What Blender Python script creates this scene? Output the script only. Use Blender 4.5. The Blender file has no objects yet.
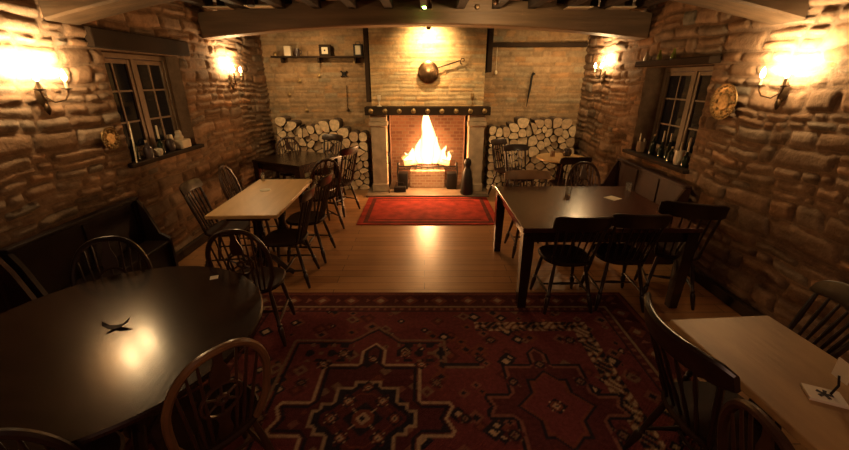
import bpy, bmesh, math, random
import numpy as np
from mathutils import Vector, Matrix

SC = bpy.context.scene
COL = SC.collection
PI = math.pi
R = math.radians

# ------------------------------------------------------------------ camera
cam_d = bpy.data.cameras.new('camera')
cam_d.sensor_width = 36.0
cam_d.lens = 36.0 * 380.0 / 849.0
cam_d.clip_start = 0.02
cam = bpy.data.objects.new('camera', cam_d)
COL.objects.link(cam)
cam.location = (0, 0, 1.85)
cam.rotation_euler = (PI / 2 - math.atan(146.0 / 380.0), 0, 0)
SC.camera = cam

# ------------------------------------------------------------------ view, world, room lights
SC.view_settings.view_transform = 'Standard'
SC.view_settings.look = 'None'
SC.view_settings.gamma = 1.0
SC.view_settings.use_curve_mapping = False
SC.view_settings.exposure = 0.0

WARM = (1.0, 0.66, 0.31)
BULB_W = 11.0        # each candle bulb of the four wall sconces
WASH_W = 40.0        # each sconce's wash up the wall behind it
FIRE_W = 130.0
SPOT_W = 130.0        # ceiling spotlight on the chimney breast
AMB = 0.035

w = bpy.data.worlds.new('night')
SC.world = w
w.use_nodes = True
w.node_tree.nodes['Background'].inputs[0].default_value = (0.9, 0.55, 0.42, 1)
w.node_tree.nodes['Background'].inputs[1].default_value = AMB


def lamp(kind, name, loc, energy, color=WARM, size=0.03, rot=(0, 0, 0), parent=None, **kw):
    d = bpy.data.lights.new(name, kind)
    d.energy = energy
    d.color = color
    if kind == 'AREA':
        d.shape = 'RECTANGLE'
        d.size = size
        d.size_y = kw.get('size_y', size)
    else:
        d.shadow_soft_size = size
    if kind == 'SPOT':
        d.spot_size = kw.get('spot', 1.2)
        d.spot_blend = kw.get('blend', 0.8)
    o = bpy.data.objects.new(name, d)
    COL.objects.link(o)
    o.location = loc
    o.rotation_euler = rot
    if parent:
        o.parent = parent
    return o


# the fire's light, in the flames above the grate
lamp('POINT', 'fire_light', (0.05, 6.50, 0.62), FIRE_W, (1.0, 0.47, 0.17), 0.12)
lamp('POINT', 'ember_light', (0.05, 6.98, 0.62), 26.0, (1.0, 0.50, 0.20), 0.08)
# added fill overhead behind the camera, lifts the carpet and near furniture
lamp('AREA', 'fill_light', (0.3, -1.0, 2.55), 20.0, (1.0, 0.56, 0.36), 1.6, (0, 0, 0), size_y=1.0)

# ------------------------------------------------------------------ materials
MAT = {}


def mat(name, col, rough=0.5, metal=0.0, var=0.0, scale=(6, 6, 6), bump=0.0, bscale=None, col2=None,
        emit=None, estr=0.0, spec=0.5, trans=0.0, coat=0.0, detail=4.0):
    m = bpy.data.materials.new(name)
    m.use_nodes = True
    nt = m.node_tree
    b = nt.nodes['Principled BSDF']
    b.inputs['Roughness'].default_value = rough
    b.inputs['Metallic'].default_value = metal
    b.inputs['Base Color'].default_value = (*col, 1)
    b.inputs['Specular IOR Level'].default_value = spec
    b.inputs['Transmission Weight'].default_value = trans
    b.inputs['Coat Weight'].default_value = coat
    b.inputs['Coat Roughness'].default_value = 0.15
    tc = nt.nodes.new('ShaderNodeTexCoord')
    mp = nt.nodes.new('ShaderNodeMapping')
    nt.links.new(tc.outputs['Object'], mp.inputs['Vector'])
    mp.inputs['Scale'].default_value = scale
    n = nt.nodes.new('ShaderNodeTexNoise')
    n.inputs['Scale'].default_value = 1.0
    n.inputs['Detail'].default_value = detail
    nt.links.new(mp.outputs[0], n.inputs['Vector'])
    if var or col2:
        c2 = col2 or tuple(max(0, c * (1 - var)) for c in col)
        rp = nt.nodes.new('ShaderNodeValToRGB')
        rp.color_ramp.elements[0].position = 0.35
        rp.color_ramp.elements[1].position = 0.65
        rp.color_ramp.elements[0].color = (*c2, 1)
        rp.color_ramp.elements[1].color = (*col, 1)
        nt.links.new(n.outputs['Fac'], rp.inputs[0])
        nt.links.new(rp.outputs[0], b.inputs['Base Color'])
    if bump:
        bp = nt.nodes.new('ShaderNodeBump')
        bp.inputs['Strength'].default_value = bump
        bp.inputs['Distance'].default_value = 0.01
        src = n
        if bscale:
            mp2 = nt.nodes.new('ShaderNodeMapping')
            nt.links.new(tc.outputs['Object'], mp2.inputs['Vector'])
            mp2.inputs['Scale'].default_value = bscale
            src = nt.nodes.new('ShaderNodeTexNoise')
            src.inputs['Scale'].default_value = 1.0
            src.inputs['Detail'].default_value = 5.0
            nt.links.new(mp2.outputs[0], src.inputs['Vector'])
        nt.links.new(src.outputs['Fac'], bp.inputs['Height'])
        nt.links.new(bp.outputs[0], b.inputs['Normal'])
    if emit:
        b.inputs['Emission Color'].default_value = (*emit, 1)
        b.inputs['Emission Strength'].default_value = estr
    MAT[name] = m
    return m


def attr_mat(name, rough=0.9, bump=0.3, bs=60, var=0.35, spec=0.2, ns=9.0):
    """colour held per point on the mesh, broken up by noise"""
    m = mat(name, (1, 1, 1), rough, spec=spec)
    nt = m.node_tree
    b = nt.nodes['Principled BSDF']
    a = nt.nodes.new('ShaderNodeAttribute')
    a.attribute_name = 'Col'
    tc = nt.nodes['Texture Coordinate']
    n = nt.nodes.new('ShaderNodeTexNoise')
    n.inputs['Scale'].default_value = ns
    n.inputs['Detail'].default_value = 6
    n.inputs['Roughness'].default_value = 0.7
    nt.links.new(tc.outputs['Object'], n.inputs['Vector'])
    mr = nt.nodes.new('ShaderNodeMapRange')
    mr.inputs['From Min'].default_value = 0.3
    mr.inputs['From Max'].default_value = 0.7
    mr.inputs['To Min'].default_value = 1.0 - var
    mr.inputs['To Max'].default_value = 1.0 + var * 0.6
    nt.links.new(n.outputs['Fac'], mr.inputs[0])
    mx = nt.nodes.new('ShaderNodeVectorMath')
    mx.operation = 'SCALE'
    nt.links.new(a.outputs['Color'], mx.inputs[0])
    nt.links.new(mr.outputs[0], mx.inputs['Scale'])
    nt.links.new(mx.outputs[0], b.inputs['Base Color'])
    n2 = nt.nodes.new('ShaderNodeTexNoise')
    n2.inputs['Scale'].default_value = bs
    n2.inputs['Detail'].default_value = 5
    nt.links.new(tc.outputs['Object'], n2.inputs['Vector'])
    bp = nt.nodes.new('ShaderNodeBump')
    bp.inputs['Strength'].default_value = bump
    bp.inputs['Distance'].default_value = 0.01
    nt.links.new(n2.outputs['Fac'], bp.inputs['Height'])
    nt.links.new(bp.outputs[0], b.inputs['Normal'])
    return m


attr_mat('stone', 0.92, 0.6, 45, 0.35, 0.15)
attr_mat('carpet', 0.97, 0.8, 160, 0.35, 0.05, 40.0)
mat('plaster', (0.42, 0.30, 0.19), 0.9, var=0.25, bump=0.2)
mat('ceiling_boards', (0.13, 0.085, 0.055), 0.85, var=0.4, scale=(1, 14, 4))
mat('cream_paint', (0.88, 0.76, 0.54), 0.8, var=0.15)
mat('joist_wood', (0.045, 0.028, 0.018), 0.8, var=0.5, scale=(10, 1, 10), bump=0.4)
mat('beam_wood', (0.24, 0.142, 0.072), 0.55, var=0.35, scale=(1.2, 14, 14), bump=0.5, bscale=(3, 50, 50))
mat('dark_beam', (0.12, 0.075, 0.042), 0.7, var=0.35, scale=(1.2, 14, 14), bump=0.4, bscale=(3, 50, 50), spec=0.2)
mat('chair_wood_lit', (0.20, 0.095, 0.038), 0.35, var=0.3, scale=(14, 14, 4), coat=0.2)  # chair wood with the near hoop's lit tone put into its colour
mat('dark_timber', (0.042, 0.024, 0.013), 0.85, spec=0.2, var=0.4, scale=(3, 3, 3), bump=0.4)
mat('mahogany', (0.034, 0.016, 0.010), 0.20, var=0.45, scale=(3, 22, 3), bump=0.03, bscale=(60, 8, 20), spec=0.5)
mat('mahogany_red', (0.075, 0.024, 0.014), 0.27, var=0.4, scale=(22, 3, 3), bump=0.04, bscale=(8, 60, 20), coat=0.1)
mat('settle_wood', (0.020, 0.009, 0.007), 0.5, spec=0.2, var=0.4, scale=(5, 5, 5))
mat('settle_red', (0.050, 0.019, 0.012), 0.5, spec=0.25, var=0.4, scale=(5, 5, 5))
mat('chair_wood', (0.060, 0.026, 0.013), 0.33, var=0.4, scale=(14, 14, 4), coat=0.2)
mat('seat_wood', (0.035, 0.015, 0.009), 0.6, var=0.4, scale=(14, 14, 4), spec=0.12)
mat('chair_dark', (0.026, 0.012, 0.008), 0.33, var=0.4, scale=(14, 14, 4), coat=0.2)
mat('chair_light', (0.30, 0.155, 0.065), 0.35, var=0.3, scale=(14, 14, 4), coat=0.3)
mat('pine', (0.66, 0.42, 0.18), 0.42, col2=(0.52, 0.31, 0.12), scale=(9, 1.2, 9), bump=0.15, bscale=(50, 6, 50))
mat('pine_worn', (0.50, 0.30, 0.12), 0.5, col2=(0.33, 0.185, 0.07), scale=(7, 2.5, 7), bump=0.15, bscale=(50, 6, 50))
mat('brass', (0.50, 0.33, 0.14), 0.45, 0.85, var=0.5, scale=(30, 30, 30), bump=0.4)
mat('copper', (0.42, 0.24, 0.12), 0.3, 1.0, var=0.5, scale=(14, 14, 14))
mat('iron', (0.025, 0.021, 0.018), 0.5, 0.6, bump=0.2)
mat('bronze', (0.10, 0.06, 0.03), 0.4, 0.8, var=0.3)
mat('wax', (0.80, 0.68, 0.46), 0.55, spec=0.4)
mat('ceramic', (0.72, 0.60, 0.42), 0.3, var=0.15)
mat('terracotta', (0.28, 0.17, 0.09), 0.7, var=0.3)
mat('dark_ceramic', (0.06, 0.04, 0.035), 0.25)
mat('paper', (0.78, 0.68, 0.50), 0.8)
mat('ink', (0.03, 0.02, 0.02), 0.7)
mat('window_frame', (0.27, 0.175, 0.10), 0.5, var=0.25)
mat('window_frame_pale', (0.28, 0.215, 0.14), 0.5, var=0.25)
mat('green_glass', (0.30, 0.36, 0.06), 0.08, trans=0.5)
mat('bottle_glass', (0.02, 0.03, 0.015), 0.07, trans=0.3)
mat('clear_glass', (0.9, 0.9, 0.85), 0.05, trans=0.9)
mat('night_glass', (0.012, 0.014, 0.022), 0.06, spec=0.6)
mat('cork', (0.6, 0.42, 0.22), 0.8)
mat('red_cloth', (0.34, 0.035, 0.02), 0.95, var=0.45, scale=(6, 6, 6), bump=0.5, bscale=(150, 150, 150), spec=0.1)
mat('red_cloth_dark', (0.10, 0.02, 0.013), 0.95, var=0.4, scale=(20, 20, 20), spec=0.1)
mat('bulb', (1, 0.8, 0.5), 0.4, emit=(1.0, 0.66, 0.30), estr=60)
mat('ember', (0.3, 0.05, 0.01), 0.9, emit=(1.0, 0.25, 0.03), estr=6)
mat('green_led', (0.3, 0.8, 0.1), 0.4, emit=(0.5, 1.0, 0.15), estr=14)
mat('bark', (0.12, 0.075, 0.045), 0.95, var=0.5, scale=(30, 6, 30), bump=0.8)
mat('log_end', (0.86, 0.64, 0.38), 0.85, var=0.35, scale=(18, 18, 18), bump=0.3)
mat('log_end_dark', (0.62, 0.43, 0.25), 0.85, var=0.35, scale=(18, 18, 18), bump=0.3)
mat('pier_stone', (0.46, 0.34, 0.21), 0.85, var=0.3, scale=(8, 8, 8), bump=0.5, bscale=(40, 40, 40))
mat('hearth_stone', (0.20, 0.14, 0.09), 0.5, var=0.35, scale=(5, 5, 5), bump=0.3)
mat('pale_log', (0.6, 0.45, 0.28), 0.85, var=0.3)


def brick_mat(name, c1, c2, mortar, scale, rough=0.9):
    m = mat(name, c1, rough)
    nt = m.node_tree
    b = nt.nodes['Principled BSDF']
    tc = nt.nodes['Texture Coordinate']
    sp = nt.nodes.new('ShaderNodeSeparateXYZ')
    ad = nt.nodes.new('ShaderNodeMath')
    cb = nt.nodes.new('ShaderNodeCombineXYZ')
    nt.links.new(tc.outputs['Object'], sp.inputs[0])
    nt.links.new(sp.outputs[0], ad.inputs[0])
    nt.links.new(sp.outputs[1], ad.inputs[1])
    nt.links.new(ad.outputs[0], cb.inputs[0])
    nt.links.new(sp.outputs[2], cb.inputs[1])
    br = nt.nodes.new('ShaderNodeTexBrick')
    nt.links.new(cb.outputs[0], br.inputs['Vector'])
    br.inputs['Scale'].default_value = scale
    br.inputs['Color1'].default_value = (*c1, 1)
    br.inputs['Color2'].default_value = (*c2, 1)
    br.inputs['Mortar'].default_value = (*mortar, 1)
    br.inputs['Mortar Size'].default_value = 0.03
    nt.links.new(br.outputs['Color'], b.inputs['Base Color'])
    bp = nt.nodes.new('ShaderNodeBump')
    bp.invert = True
    bp.inputs['Distance'].default_value = 0.01
    nt.links.new(br.outputs['Fac'], bp.inputs['Height'])
    nt.links.new(bp.outputs[0], b.inputs['Normal'])
    return m


brick_mat('fire_brick', (0.34, 0.17, 0.09), (0.20, 0.09, 0.05), (0.30, 0.20, 0.12), 4.2)
brick_mat('grate_brick', (0.40, 0.25, 0.16), (0.30, 0.17, 0.10), (0.42, 0.32, 0.22), 5.0)


def floor_mat():
    m = mat('floor_boards', (0.3, 0.17, 0.08), 0.3)
    nt = m.node_tree
    b = nt.nodes['Principled BSDF']
    tc = nt.nodes['Texture Coordinate']
    br = nt.nodes.new('ShaderNodeTexBrick')
    nt.links.new(tc.outputs['Object'], br.inputs['Vector'])
    br.inputs['Scale'].default_value = 1.0
    br.inputs['Brick Width'].default_value = 1.7
    br.inputs['Row Height'].default_value = 0.125
    br.inputs['Mortar Size'].default_value = 0.003
    br.inputs['Color1'].default_value = (0.42, 0.21, 0.085, 1)
    br.inputs['Color2'].default_value = (0.33, 0.16, 0.062, 1)
    br.inputs['Mortar'].default_value = (0.07, 0.035, 0.02, 1)
    mp = nt.nodes.new('ShaderNodeMapping')
    mp.inputs['Scale'].default_value = (2, 26, 1)
    nt.links.new(tc.outputs['Object'], mp.inputs['Vector'])
    n = nt.nodes.new('ShaderNodeTexNoise')
    n.inputs['Scale'].default_value = 1.0
    n.inputs['Detail'].default_value = 5
    nt.links.new(mp.outputs[0], n.inputs['Vector'])
    mr = nt.nodes.new('ShaderNodeMapRange')
    mr.inputs['To Min'].default_value = 0.65
    mr.inputs['To Max'].default_value = 1.25
    nt.links.new(n.outputs['Fac'], mr.inputs[0])
    sc_ = nt.nodes.new('ShaderNodeVectorMath')
    sc_.operation = 'SCALE'
    nt.links.new(br.outputs['Color'], sc_.inputs[0])
    nt.links.new(mr.outputs[0], sc_.inputs['Scale'])
    nt.links.new(sc_.outputs[0], b.inputs['Base Color'])
    bp = nt.nodes.new('ShaderNodeBump')
    bp.inputs['Strength'].default_value = 0.15
    bp.inputs['Distance'].default_value = 0.01
    nt.links.new(n.outputs['Fac'], bp.inputs['Height'])
    nt.links.new(bp.outputs[0], b.inputs['Normal'])
    b.inputs['Roughness'].default_value = 0.36


floor_mat()


def flame_mat():
    m = bpy.data.materials.new('flame')
    m.use_nodes = True
    nt = m.node_tree
    nt.nodes.clear()
    out = nt.nodes.new('ShaderNodeOutputMaterial')
    em = nt.nodes.new('ShaderNodeEmission')
    tr = nt.nodes.new('ShaderNodeBsdfTransparent')
    mix = nt.nodes.new('ShaderNodeMixShader')
    lw = nt.nodes.new('ShaderNodeLayerWeight')
    lw.inputs['Blend'].default_value = 0.45
    tc = nt.nodes.new('ShaderNodeTexCoord')
    n = nt.nodes.new('ShaderNodeTexNoise')
    n.inputs['Scale'].default_value = 7
    nt.links.new(tc.outputs['Object'], n.inputs['Vector'])
    rp = nt.nodes.new('ShaderNodeValToRGB')
    rp.color_ramp.elements[0].color = (1.0, 0.72, 0.34, 1)
    rp.color_ramp.elements[1].color = (1.0, 0.32, 0.05, 1)
    nt.links.new(lw.outputs['Facing'], rp.inputs[0])
    rp.color_ramp.elements[0].position = 0.1
    rp.color_ramp.elements[1].position = 0.75
    nt.links.new(rp.outputs[0], em.inputs['Color'])
    em.inputs['Strength'].default_value = 3.2
    mr = nt.nodes.new('ShaderNodeMapRange')
    mr.inputs['From Min'].default_value = 0.15
    mr.inputs['From Max'].default_value = 0.9
    nt.links.new(lw.outputs['Facing'], mr.inputs[0])
    nt.links.new(mr.outputs[0], mix.inputs[0])
    nt.links.new(em.outputs[0], mix.inputs[1])
    nt.links.new(tr.outputs[0], mix.inputs[2])
    nt.links.new(mix.outputs[0], out.inputs['Surface'])
    MAT['flame'] = m


flame_mat()


# ------------------------------------------------------------------ mesh builder
class MB:
    def __init__(s):
        s.v = []
        s.f = []
        s.mi = []
        s.cur = 0

    def add(s, vs, fs, M=None):
        o = len(s.v)
        if M is not None:
            vs = [M @ Vector(p) for p in vs]
        s.v.extend([tuple(p) for p in vs])
        s.f.extend([tuple(i + o for i in f) for f in fs])
        s.mi.extend([s.cur] * len(fs))

    def box(s, x0, x1, y0, y1, z0, z1, bev=0.0, M=None):
        if bev <= 0:
            vs = [(x, y, z) for x in (x0, x1) for y in (y0, y1) for z in (z0, z1)]
            s.add(vs, [(0, 1, 3, 2), (4, 6, 7, 5), (0, 4, 5, 1), (2, 3, 7, 6), (0, 2, 6, 4), (1, 5, 7, 3)], M)
            return
        bm = bmesh.new()
        bmesh.ops.create_cube(bm, size=1.0)
        for v in bm.verts:
            v.co = ((x0 + x1) / 2 + v.co.x * (x1 - x0), (y0 + y1) / 2 + v.co.y * (y1 - y0), (z0 + z1) / 2 + v.co.z * (z1 - z0))
        bmesh.ops.bevel(bm, geom=bm.edges[:], offset=bev, segments=2, affect='EDGES', profile=0.5)
        bm.verts.index_update()
        s.add([v.co.copy() for v in bm.verts], [[v.index for v in f.verts] for f in bm.faces], M)
        bm.free()

    def rings(s, rings, closed=True, caps=True, M=None):
        n = len(rings[0])
        vs = [p for r in rings for p in r]
        fs = []
        for i in range(len(rings) - 1):
            for j in range(n if closed else n - 1):
                a, b = i * n + j, i * n + (j + 1) % n
                fs.append((a, b, b + n, a + n))
        if caps and closed:
            fs.append(tuple(range(n))[::-1])
            fs.append(tuple(range((len(rings) - 1) * n, len(rings) * n)))
        s.add(vs, fs, M)

    def lathe(s, prof, n=20, M=None, sx=1.0, sy=1.0):
        """prof: [(r, z)] bottom to top round the z axis"""
        s.rings([[(r * sx * math.cos(2 * PI * k / n), r * sy * math.sin(2 * PI * k / n), z) for k in range(n)] for r, z in prof], M=M)

    def turned(s, p, q, prof, n=10):
        """turned member from p to q; prof [(t, r)]"""
        p, q = Vector(p), Vector(q)
        d = (q - p)
        z = d.normalized()
        x = z.orthogonal().normalized()
        y = z.cross(x)
        s.rings([[p + d * t + (x * math.cos(2 * PI * k / n) + y * math.sin(2 * PI * k / n)) * r for k in range(n)] for t, r in prof])

    def tube(s, pts, r, n=8, closed=False, flat=None):
        """tube along pts; r number or list; flat=(a,b) scales the section"""
        P = [Vector(p) for p in pts]
        m = len(P)
        rr = r if isinstance(r, (list, tuple)) else [r] * m
        rg = []
        up = None
        for i in range(m):
            if closed:
                t = (P[(i + 1) % m] - P[i - 1]).normalized()
            else:
                t = (P[min(i + 1, m - 1)] - P[max(i - 1, 0)]).normalized()
            if up is None:
                up = t.orthogonal().normalized()
                if abs(t.z) < 0.9:
                    up = (Vector((0, 0, 1)) - t * t.z).normalized()
            up = (up - t * up.dot(t)).normalized()
            sd = t.cross(up)
            a, b = flat or (1, 1)
            rg.append([P[i] + (sd * math.cos(2 * PI * k / n) * a + up * math.sin(2 * PI * k / n) * b) * rr[i] for k in range(n)])
        if closed:
            rg.append(rg[0])
            s.rings(rg, caps=False)
        else:
            s.rings(rg)

    def prism(s, poly, z0, z1, M=None, bev=0.0):
        n = len(poly)
        if bev:
            cx = sum(p[0] for p in poly) / n
            cy = sum(p[1] for p in poly) / n

            def sh(k):
                o = []
                for x, y in poly:
                    L = math.hypot(x - cx, y - cy) or 1
                    o.append((cx + (x - cx) * (L - k) / L, cy + (y - cy) * (L - k) / L))
                return o
            s.rings([[(x, y, z0) for x, y in sh(bev)], [(x, y, z0 + bev) for x, y in poly],
                     [(x, y, z1 - bev) for x, y in poly], [(x, y, z1) for x, y in sh(bev)]], M=M)
        else:
            s.rings([[(x, y, z0) for x, y in poly], [(x, y, z1) for x, y in poly]], M=M)

    def build(s, name, m, parent=None, smooth=False, mats=None):
        me = bpy.data.meshes.new(name)
        me.from_pydata(s.v, [], s.f)
        for k in (mats or [m]):
            me.materials.append(MAT[k])
        if mats:
            me.polygons.foreach_set('material_index', s.mi)
        bm = bmesh.new()
        bm.from_mesh(me)
        bmesh.ops.recalc_face_normals(bm, faces=bm.faces[:])
        bm.to_mesh(me)
        bm.free()
        if smooth:
            me.polygons.foreach_set('use_smooth', [True] * len(me.polygons))
            try:
                me.set_sharp_from_angle(angle=R(40))
            except Exception:
                pass
        me.update()
        o = bpy.data.objects.new(name, me)
        COL.objects.link(o)
        if parent:
            o.parent = parent
        return o


def tag(o, label=None, cat=None, group=None, kind=None):
    if label:
        o['label'] = label
    if cat:
        o['category'] = cat
    if group:
        o['group'] = group
    if kind:
        o['kind'] = kind
    return o


def thing(name, label, cat, loc=(0, 0, 0), rz=0.0, group=None):
    o = bpy.data.objects.new(name, None)
    COL.objects.link(o)
    o.location = loc
    o.rotation_euler = (0, 0, rz)
    o.empty_display_size = 0.1
    return tag(o, label, cat, group)


def children(o):
    return [c for c in bpy.data.objects if c.parent == o]


def dup(o, loc, rz, label, group=None):
    def cp(a, par):
        c = a.copy()
        COL.objects.link(c)
        c.parent = par
        for ch in children(a):
            cp(ch, c)
        return c
    c = cp(o, None)
    c.location = loc
    c.rotation_euler = (0, 0, rz)
    c['label'] = label
    if group:
        c['group'] = group
    return c


def struct(o, name=None):
    o['kind'] = 'structure'
    return o


# ------------------------------------------------------------------ masonry
def stone_pattern(U, V, seed, hmin, hmax, wmin, wmax, wav, base, spread, mortar, jw, Lu, Lv):
    rng = np.random.RandomState(seed)
    ph = rng.rand(6) * 6.28
    Vw = V + wav * (np.sin(U * 2.3 + ph[0]) * 0.6 + np.sin(U * 5.1 + V * 2 + ph[1]) * 0.35 + np.sin(U * 11 + V * 5 + ph[2]) * 0.2)
    Uw = U + wav * (np.sin(V * 7 + U * 2 + ph[3]) * 0.5 + np.sin(V * 17 + ph[4]) * 0.3)
    edges = [-0.3]
    while edges[-1] < Lv + 0.4:
        edges.append(edges[-1] + rng.uniform(hmin, hmax))
    edges = np.array(edges)
    row = np.clip(np.searchsorted(edges, Vw) - 1, 0, len(edges) - 2)
    dv = np.minimum(Vw - edges[row], edges[row + 1] - Vw)
    d = np.full(U.shape, 9.0)
    cid = np.zeros(U.shape, int)
    hgt = np.zeros(U.shape)
    colr = np.zeros(U.shape + (3,))
    for r in range(len(edges) - 1):
        m = row == r
        if not m.any():
            continue
        e = [-0.6 - rng.rand() * 0.3]
        rh = edges[r + 1] - edges[r]
        while e[-1] < Lu + 0.8:
            e.append(e[-1] + rng.uniform(wmin, wmax) * (0.6 + 0.6 * (rh - hmin) / max(hmax - hmin, 1e-3)))
        e = np.array(e)
        k = np.clip(np.searchsorted(e, Uw[m]) - 1, 0, len(e) - 2)
        slant = rng.uniform(-0.25, 0.25, len(e))[k]
        uu = Uw[m] + slant * (Vw[m] - edges[r] - rh / 2)
        k = np.clip(np.searchsorted(e, uu) - 1, 0, len(e) - 2)
        du = np.minimum(uu - e[k], e[k + 1] - uu)
        # some stones are two thin ones on each other
        split = (rng.rand(len(e)) < 0.35)[k]
        sp = rng.uniform(0.35, 0.65, len(e))[k] * rh + edges[r]
        dd = np.where(split & (rh > 0.10), np.abs(Vw[m] - sp), 9)
        top = (split & (rh > 0.10) & (Vw[m] > sp))
        d[m] = np.minimum(np.minimum(dv[m], du), dd)
        sid = k * 2 + top
        hs = rng.uniform(0.25, 1.0, len(e) * 2 + 2)
        tx = rng.uniform(-1, 1, len(e) * 2 + 2)
        tz = rng.uniform(-1, 1, len(e) * 2 + 2)
        hgt[m] = hs[sid] + tx[sid] * (uu - (e[k] + e[k + 1]) / 2) * 1.4 + tz[sid] * (Vw[m] - edges[r] - rh / 2) * 2.2
        tone = rng.normal(0, 1, len(e) * 2 + 2)
        hue = rng.normal(0, 1, len(e) * 2 + 2)
        t = np.clip(1 + spread * tone[sid], 0.4, 1.9)[:, None]
        c = np.array(base)[None, :] * t
        c = c * (1 + 0.10 * hue[sid][:, None] * np.array([0.6, -0.1, -0.8])[None, :])
        colr[m] = c
    f = np.clip((d - jw * 0.4) / (jw * 2.2), 0, 1)
    f = f * f * (3 - 2 * f)
    n = (np.sin(U * 37 + V * 13 + ph[5]) * np.sin(V * 41 - U * 9) + np.sin(U * 83 + V * 31) * np.sin(V * 71 + 1.3) * 0.6)
    h = f * (0.35 + 0.65 * hgt) + 0.05 * n * f
    mf = np.clip((d - jw * 0.25) / (jw * 0.8), 0, 1)[..., None]
    colr = colr * mf + np.array(mortar) * (1 - mf)
    return h, np.clip(colr, 0.005, 1)


def masonry(name, O, Udir, N, Lu, Lv, step, amp, depth, holes, seed, **st):
    """A wall: displaced stone face with holes (u0,u1,v0,v1) and solid masonry of DEPTH behind it."""
    nu, nv = int(Lu / step) + 1, int(Lv / step) + 1
    us, vs_ = np.linspace(0, Lu, nu), np.linspace(0, Lv, nv)
    # snap grid lines to hole edges
    for (a, b, c, d) in holes:
        for e in (a, b):
            if 0 < e < Lu:
                us[np.argmin(abs(us - e))] = e
        for e in (c, d):
            if 0 < e < Lv:
                vs_[np.argmin(abs(vs_ - e))] = e
    U, V = np.meshgrid(us, vs_)
    h, c = stone_pattern(U, V, seed, Lu=Lu, Lv=Lv, **st)
    for (a, b, cc, d) in holes:   # calm the stones towards reveals
        dist = np.maximum(np.maximum(a - U, U - b), np.maximum(cc - V, V - d))
        h = h * np.clip((dist + 0.001) / 0.02, 0.35, 1)
    O, Ud, N = np.array(O, float), np.array(Udir, float), np.array(N, float)
    P = O + U[..., None] * Ud + V[..., None] * np.array([0, 0, 1.0]) + (h * amp)[..., None] * N
    P = P.reshape(-1, 3)
    idx = np.arange(nu * nv).reshape(nv, nu)
    F = np.stack([idx[:-1, :-1], idx[:-1, 1:], idx[1:, 1:], idx[1:, :-1]], -1).reshape(-1, 4)
    cu = ((U[:-1, :-1] + U[1:, 1:]) / 2).reshape(-1)
    cv = ((V[:-1, :-1] + V[1:, 1:]) / 2).reshape(-1)
    keep = np.ones(len(F), bool)
    for (a, b, cc, d) in holes:
        keep &= ~((cu > a) & (cu < b) & (cv > cc) & (cv < d))
    F = F[keep]
    col = np.concatenate([c.reshape(-1, 3), np.ones((nu * nv, 1))], 1)
    # the masonry behind: slabs round the holes
    slabs = []
    if not holes:
        slabs.append((0, Lu, 0, Lv))
    else:
        hs = sorted(holes)
        x = 0
        for (a, b, cc, d) in hs:
            slabs.append((x, a, 0, Lv))
            if cc > 0:
                slabs.append((a, b, 0, cc))
            if d < Lv:
                slabs.append((a, b, d, Lv))
            x = b
        slabs.append((x, Lu, 0, Lv))
    PV, FF, CC = [P], [F], [col]
    off = len(P)
    base = np.array(list(st['base']) + [1.0]) * np.array([0.85, 0.85, 0.85, 1])
    fr = amp * 0.12
    for (a, b, cc, d) in slabs:
        q = []
        for uu in (a, b):
            for zz in (cc, d):
                for nn in (fr, -depth):
                    q.append(O + uu * Ud + np.array([0, 0, zz]) + nn * N)
        PV.append(np.array(q))
        FF.append(np.array([(0, 1, 3, 2), (4, 6, 7, 5), (0, 4, 5, 1), (2, 3, 7, 6), (1, 5, 7, 3), (0, 2, 6, 4)]) + off)
        CC.append(np.tile(base, (8, 1)))
        off += 8
    P = np.concatenate(PV)
    F = np.concatenate(FF)
    C_ = np.concatenate(CC).astype(np.float32)
    me = bpy.data.meshes.new(name)
    me.from_pydata(P.tolist(), [], F.tolist())
    a = me.color_attributes.new('Col', 'FLOAT_COLOR', 'POINT')
    a.data.foreach_set('color', C_.reshape(-1))
    me.materials.append(MAT['stone'])
    sm = np.zeros(len(F), bool)
    sm[:int(keep.sum())] = True
    me.polygons.foreach_set('use_smooth', sm)
    me.update()
    o = bpy.data.objects.new(name, me)
    COL.objects.link(o)
    return struct(o)


RUBBLE = dict(hmin=0.055, hmax=0.17, wmin=0.12, wmax=0.46, wav=0.036, base=(0.26, 0.163, 0.098), spread=0.16,
              mortar=(0.12, 0.082, 0.055), jw=0.012)
COURSED = dict(hmin=0.045, hmax=0.10, wmin=0.12, wmax=0.40, wav=0.012, base=(0.36, 0.235, 0.125), spread=0.08,
               mortar=(0.26, 0.175, 0.10), jw=0.008)
BREAST = dict(hmin=0.035, hmax=0.075, wmin=0.16, wmax=0.50, wav=0.010, base=(0.56, 0.385, 0.195), spread=0.10,
              mortar=(0.42, 0.28, 0.145), jw=0.007)

X0, X1, YB, YF, H = -2.72, 2.72, 6.95, -1.6, 2.78
Y0 = YF
# floor and ceiling
b = MB(); b.box(X0 - .3, X1 + .3, YF - .2, YB + .35, -0.12, 0.0)
struct(b.build('floor', 'floor_boards'))
b = MB(); b.box(X0 - .3, X1 + .3, YF - .2, YB + .35, H, H + 0.08)
ceiling = struct(b.build('ceiling', 'ceiling_boards'))

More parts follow.
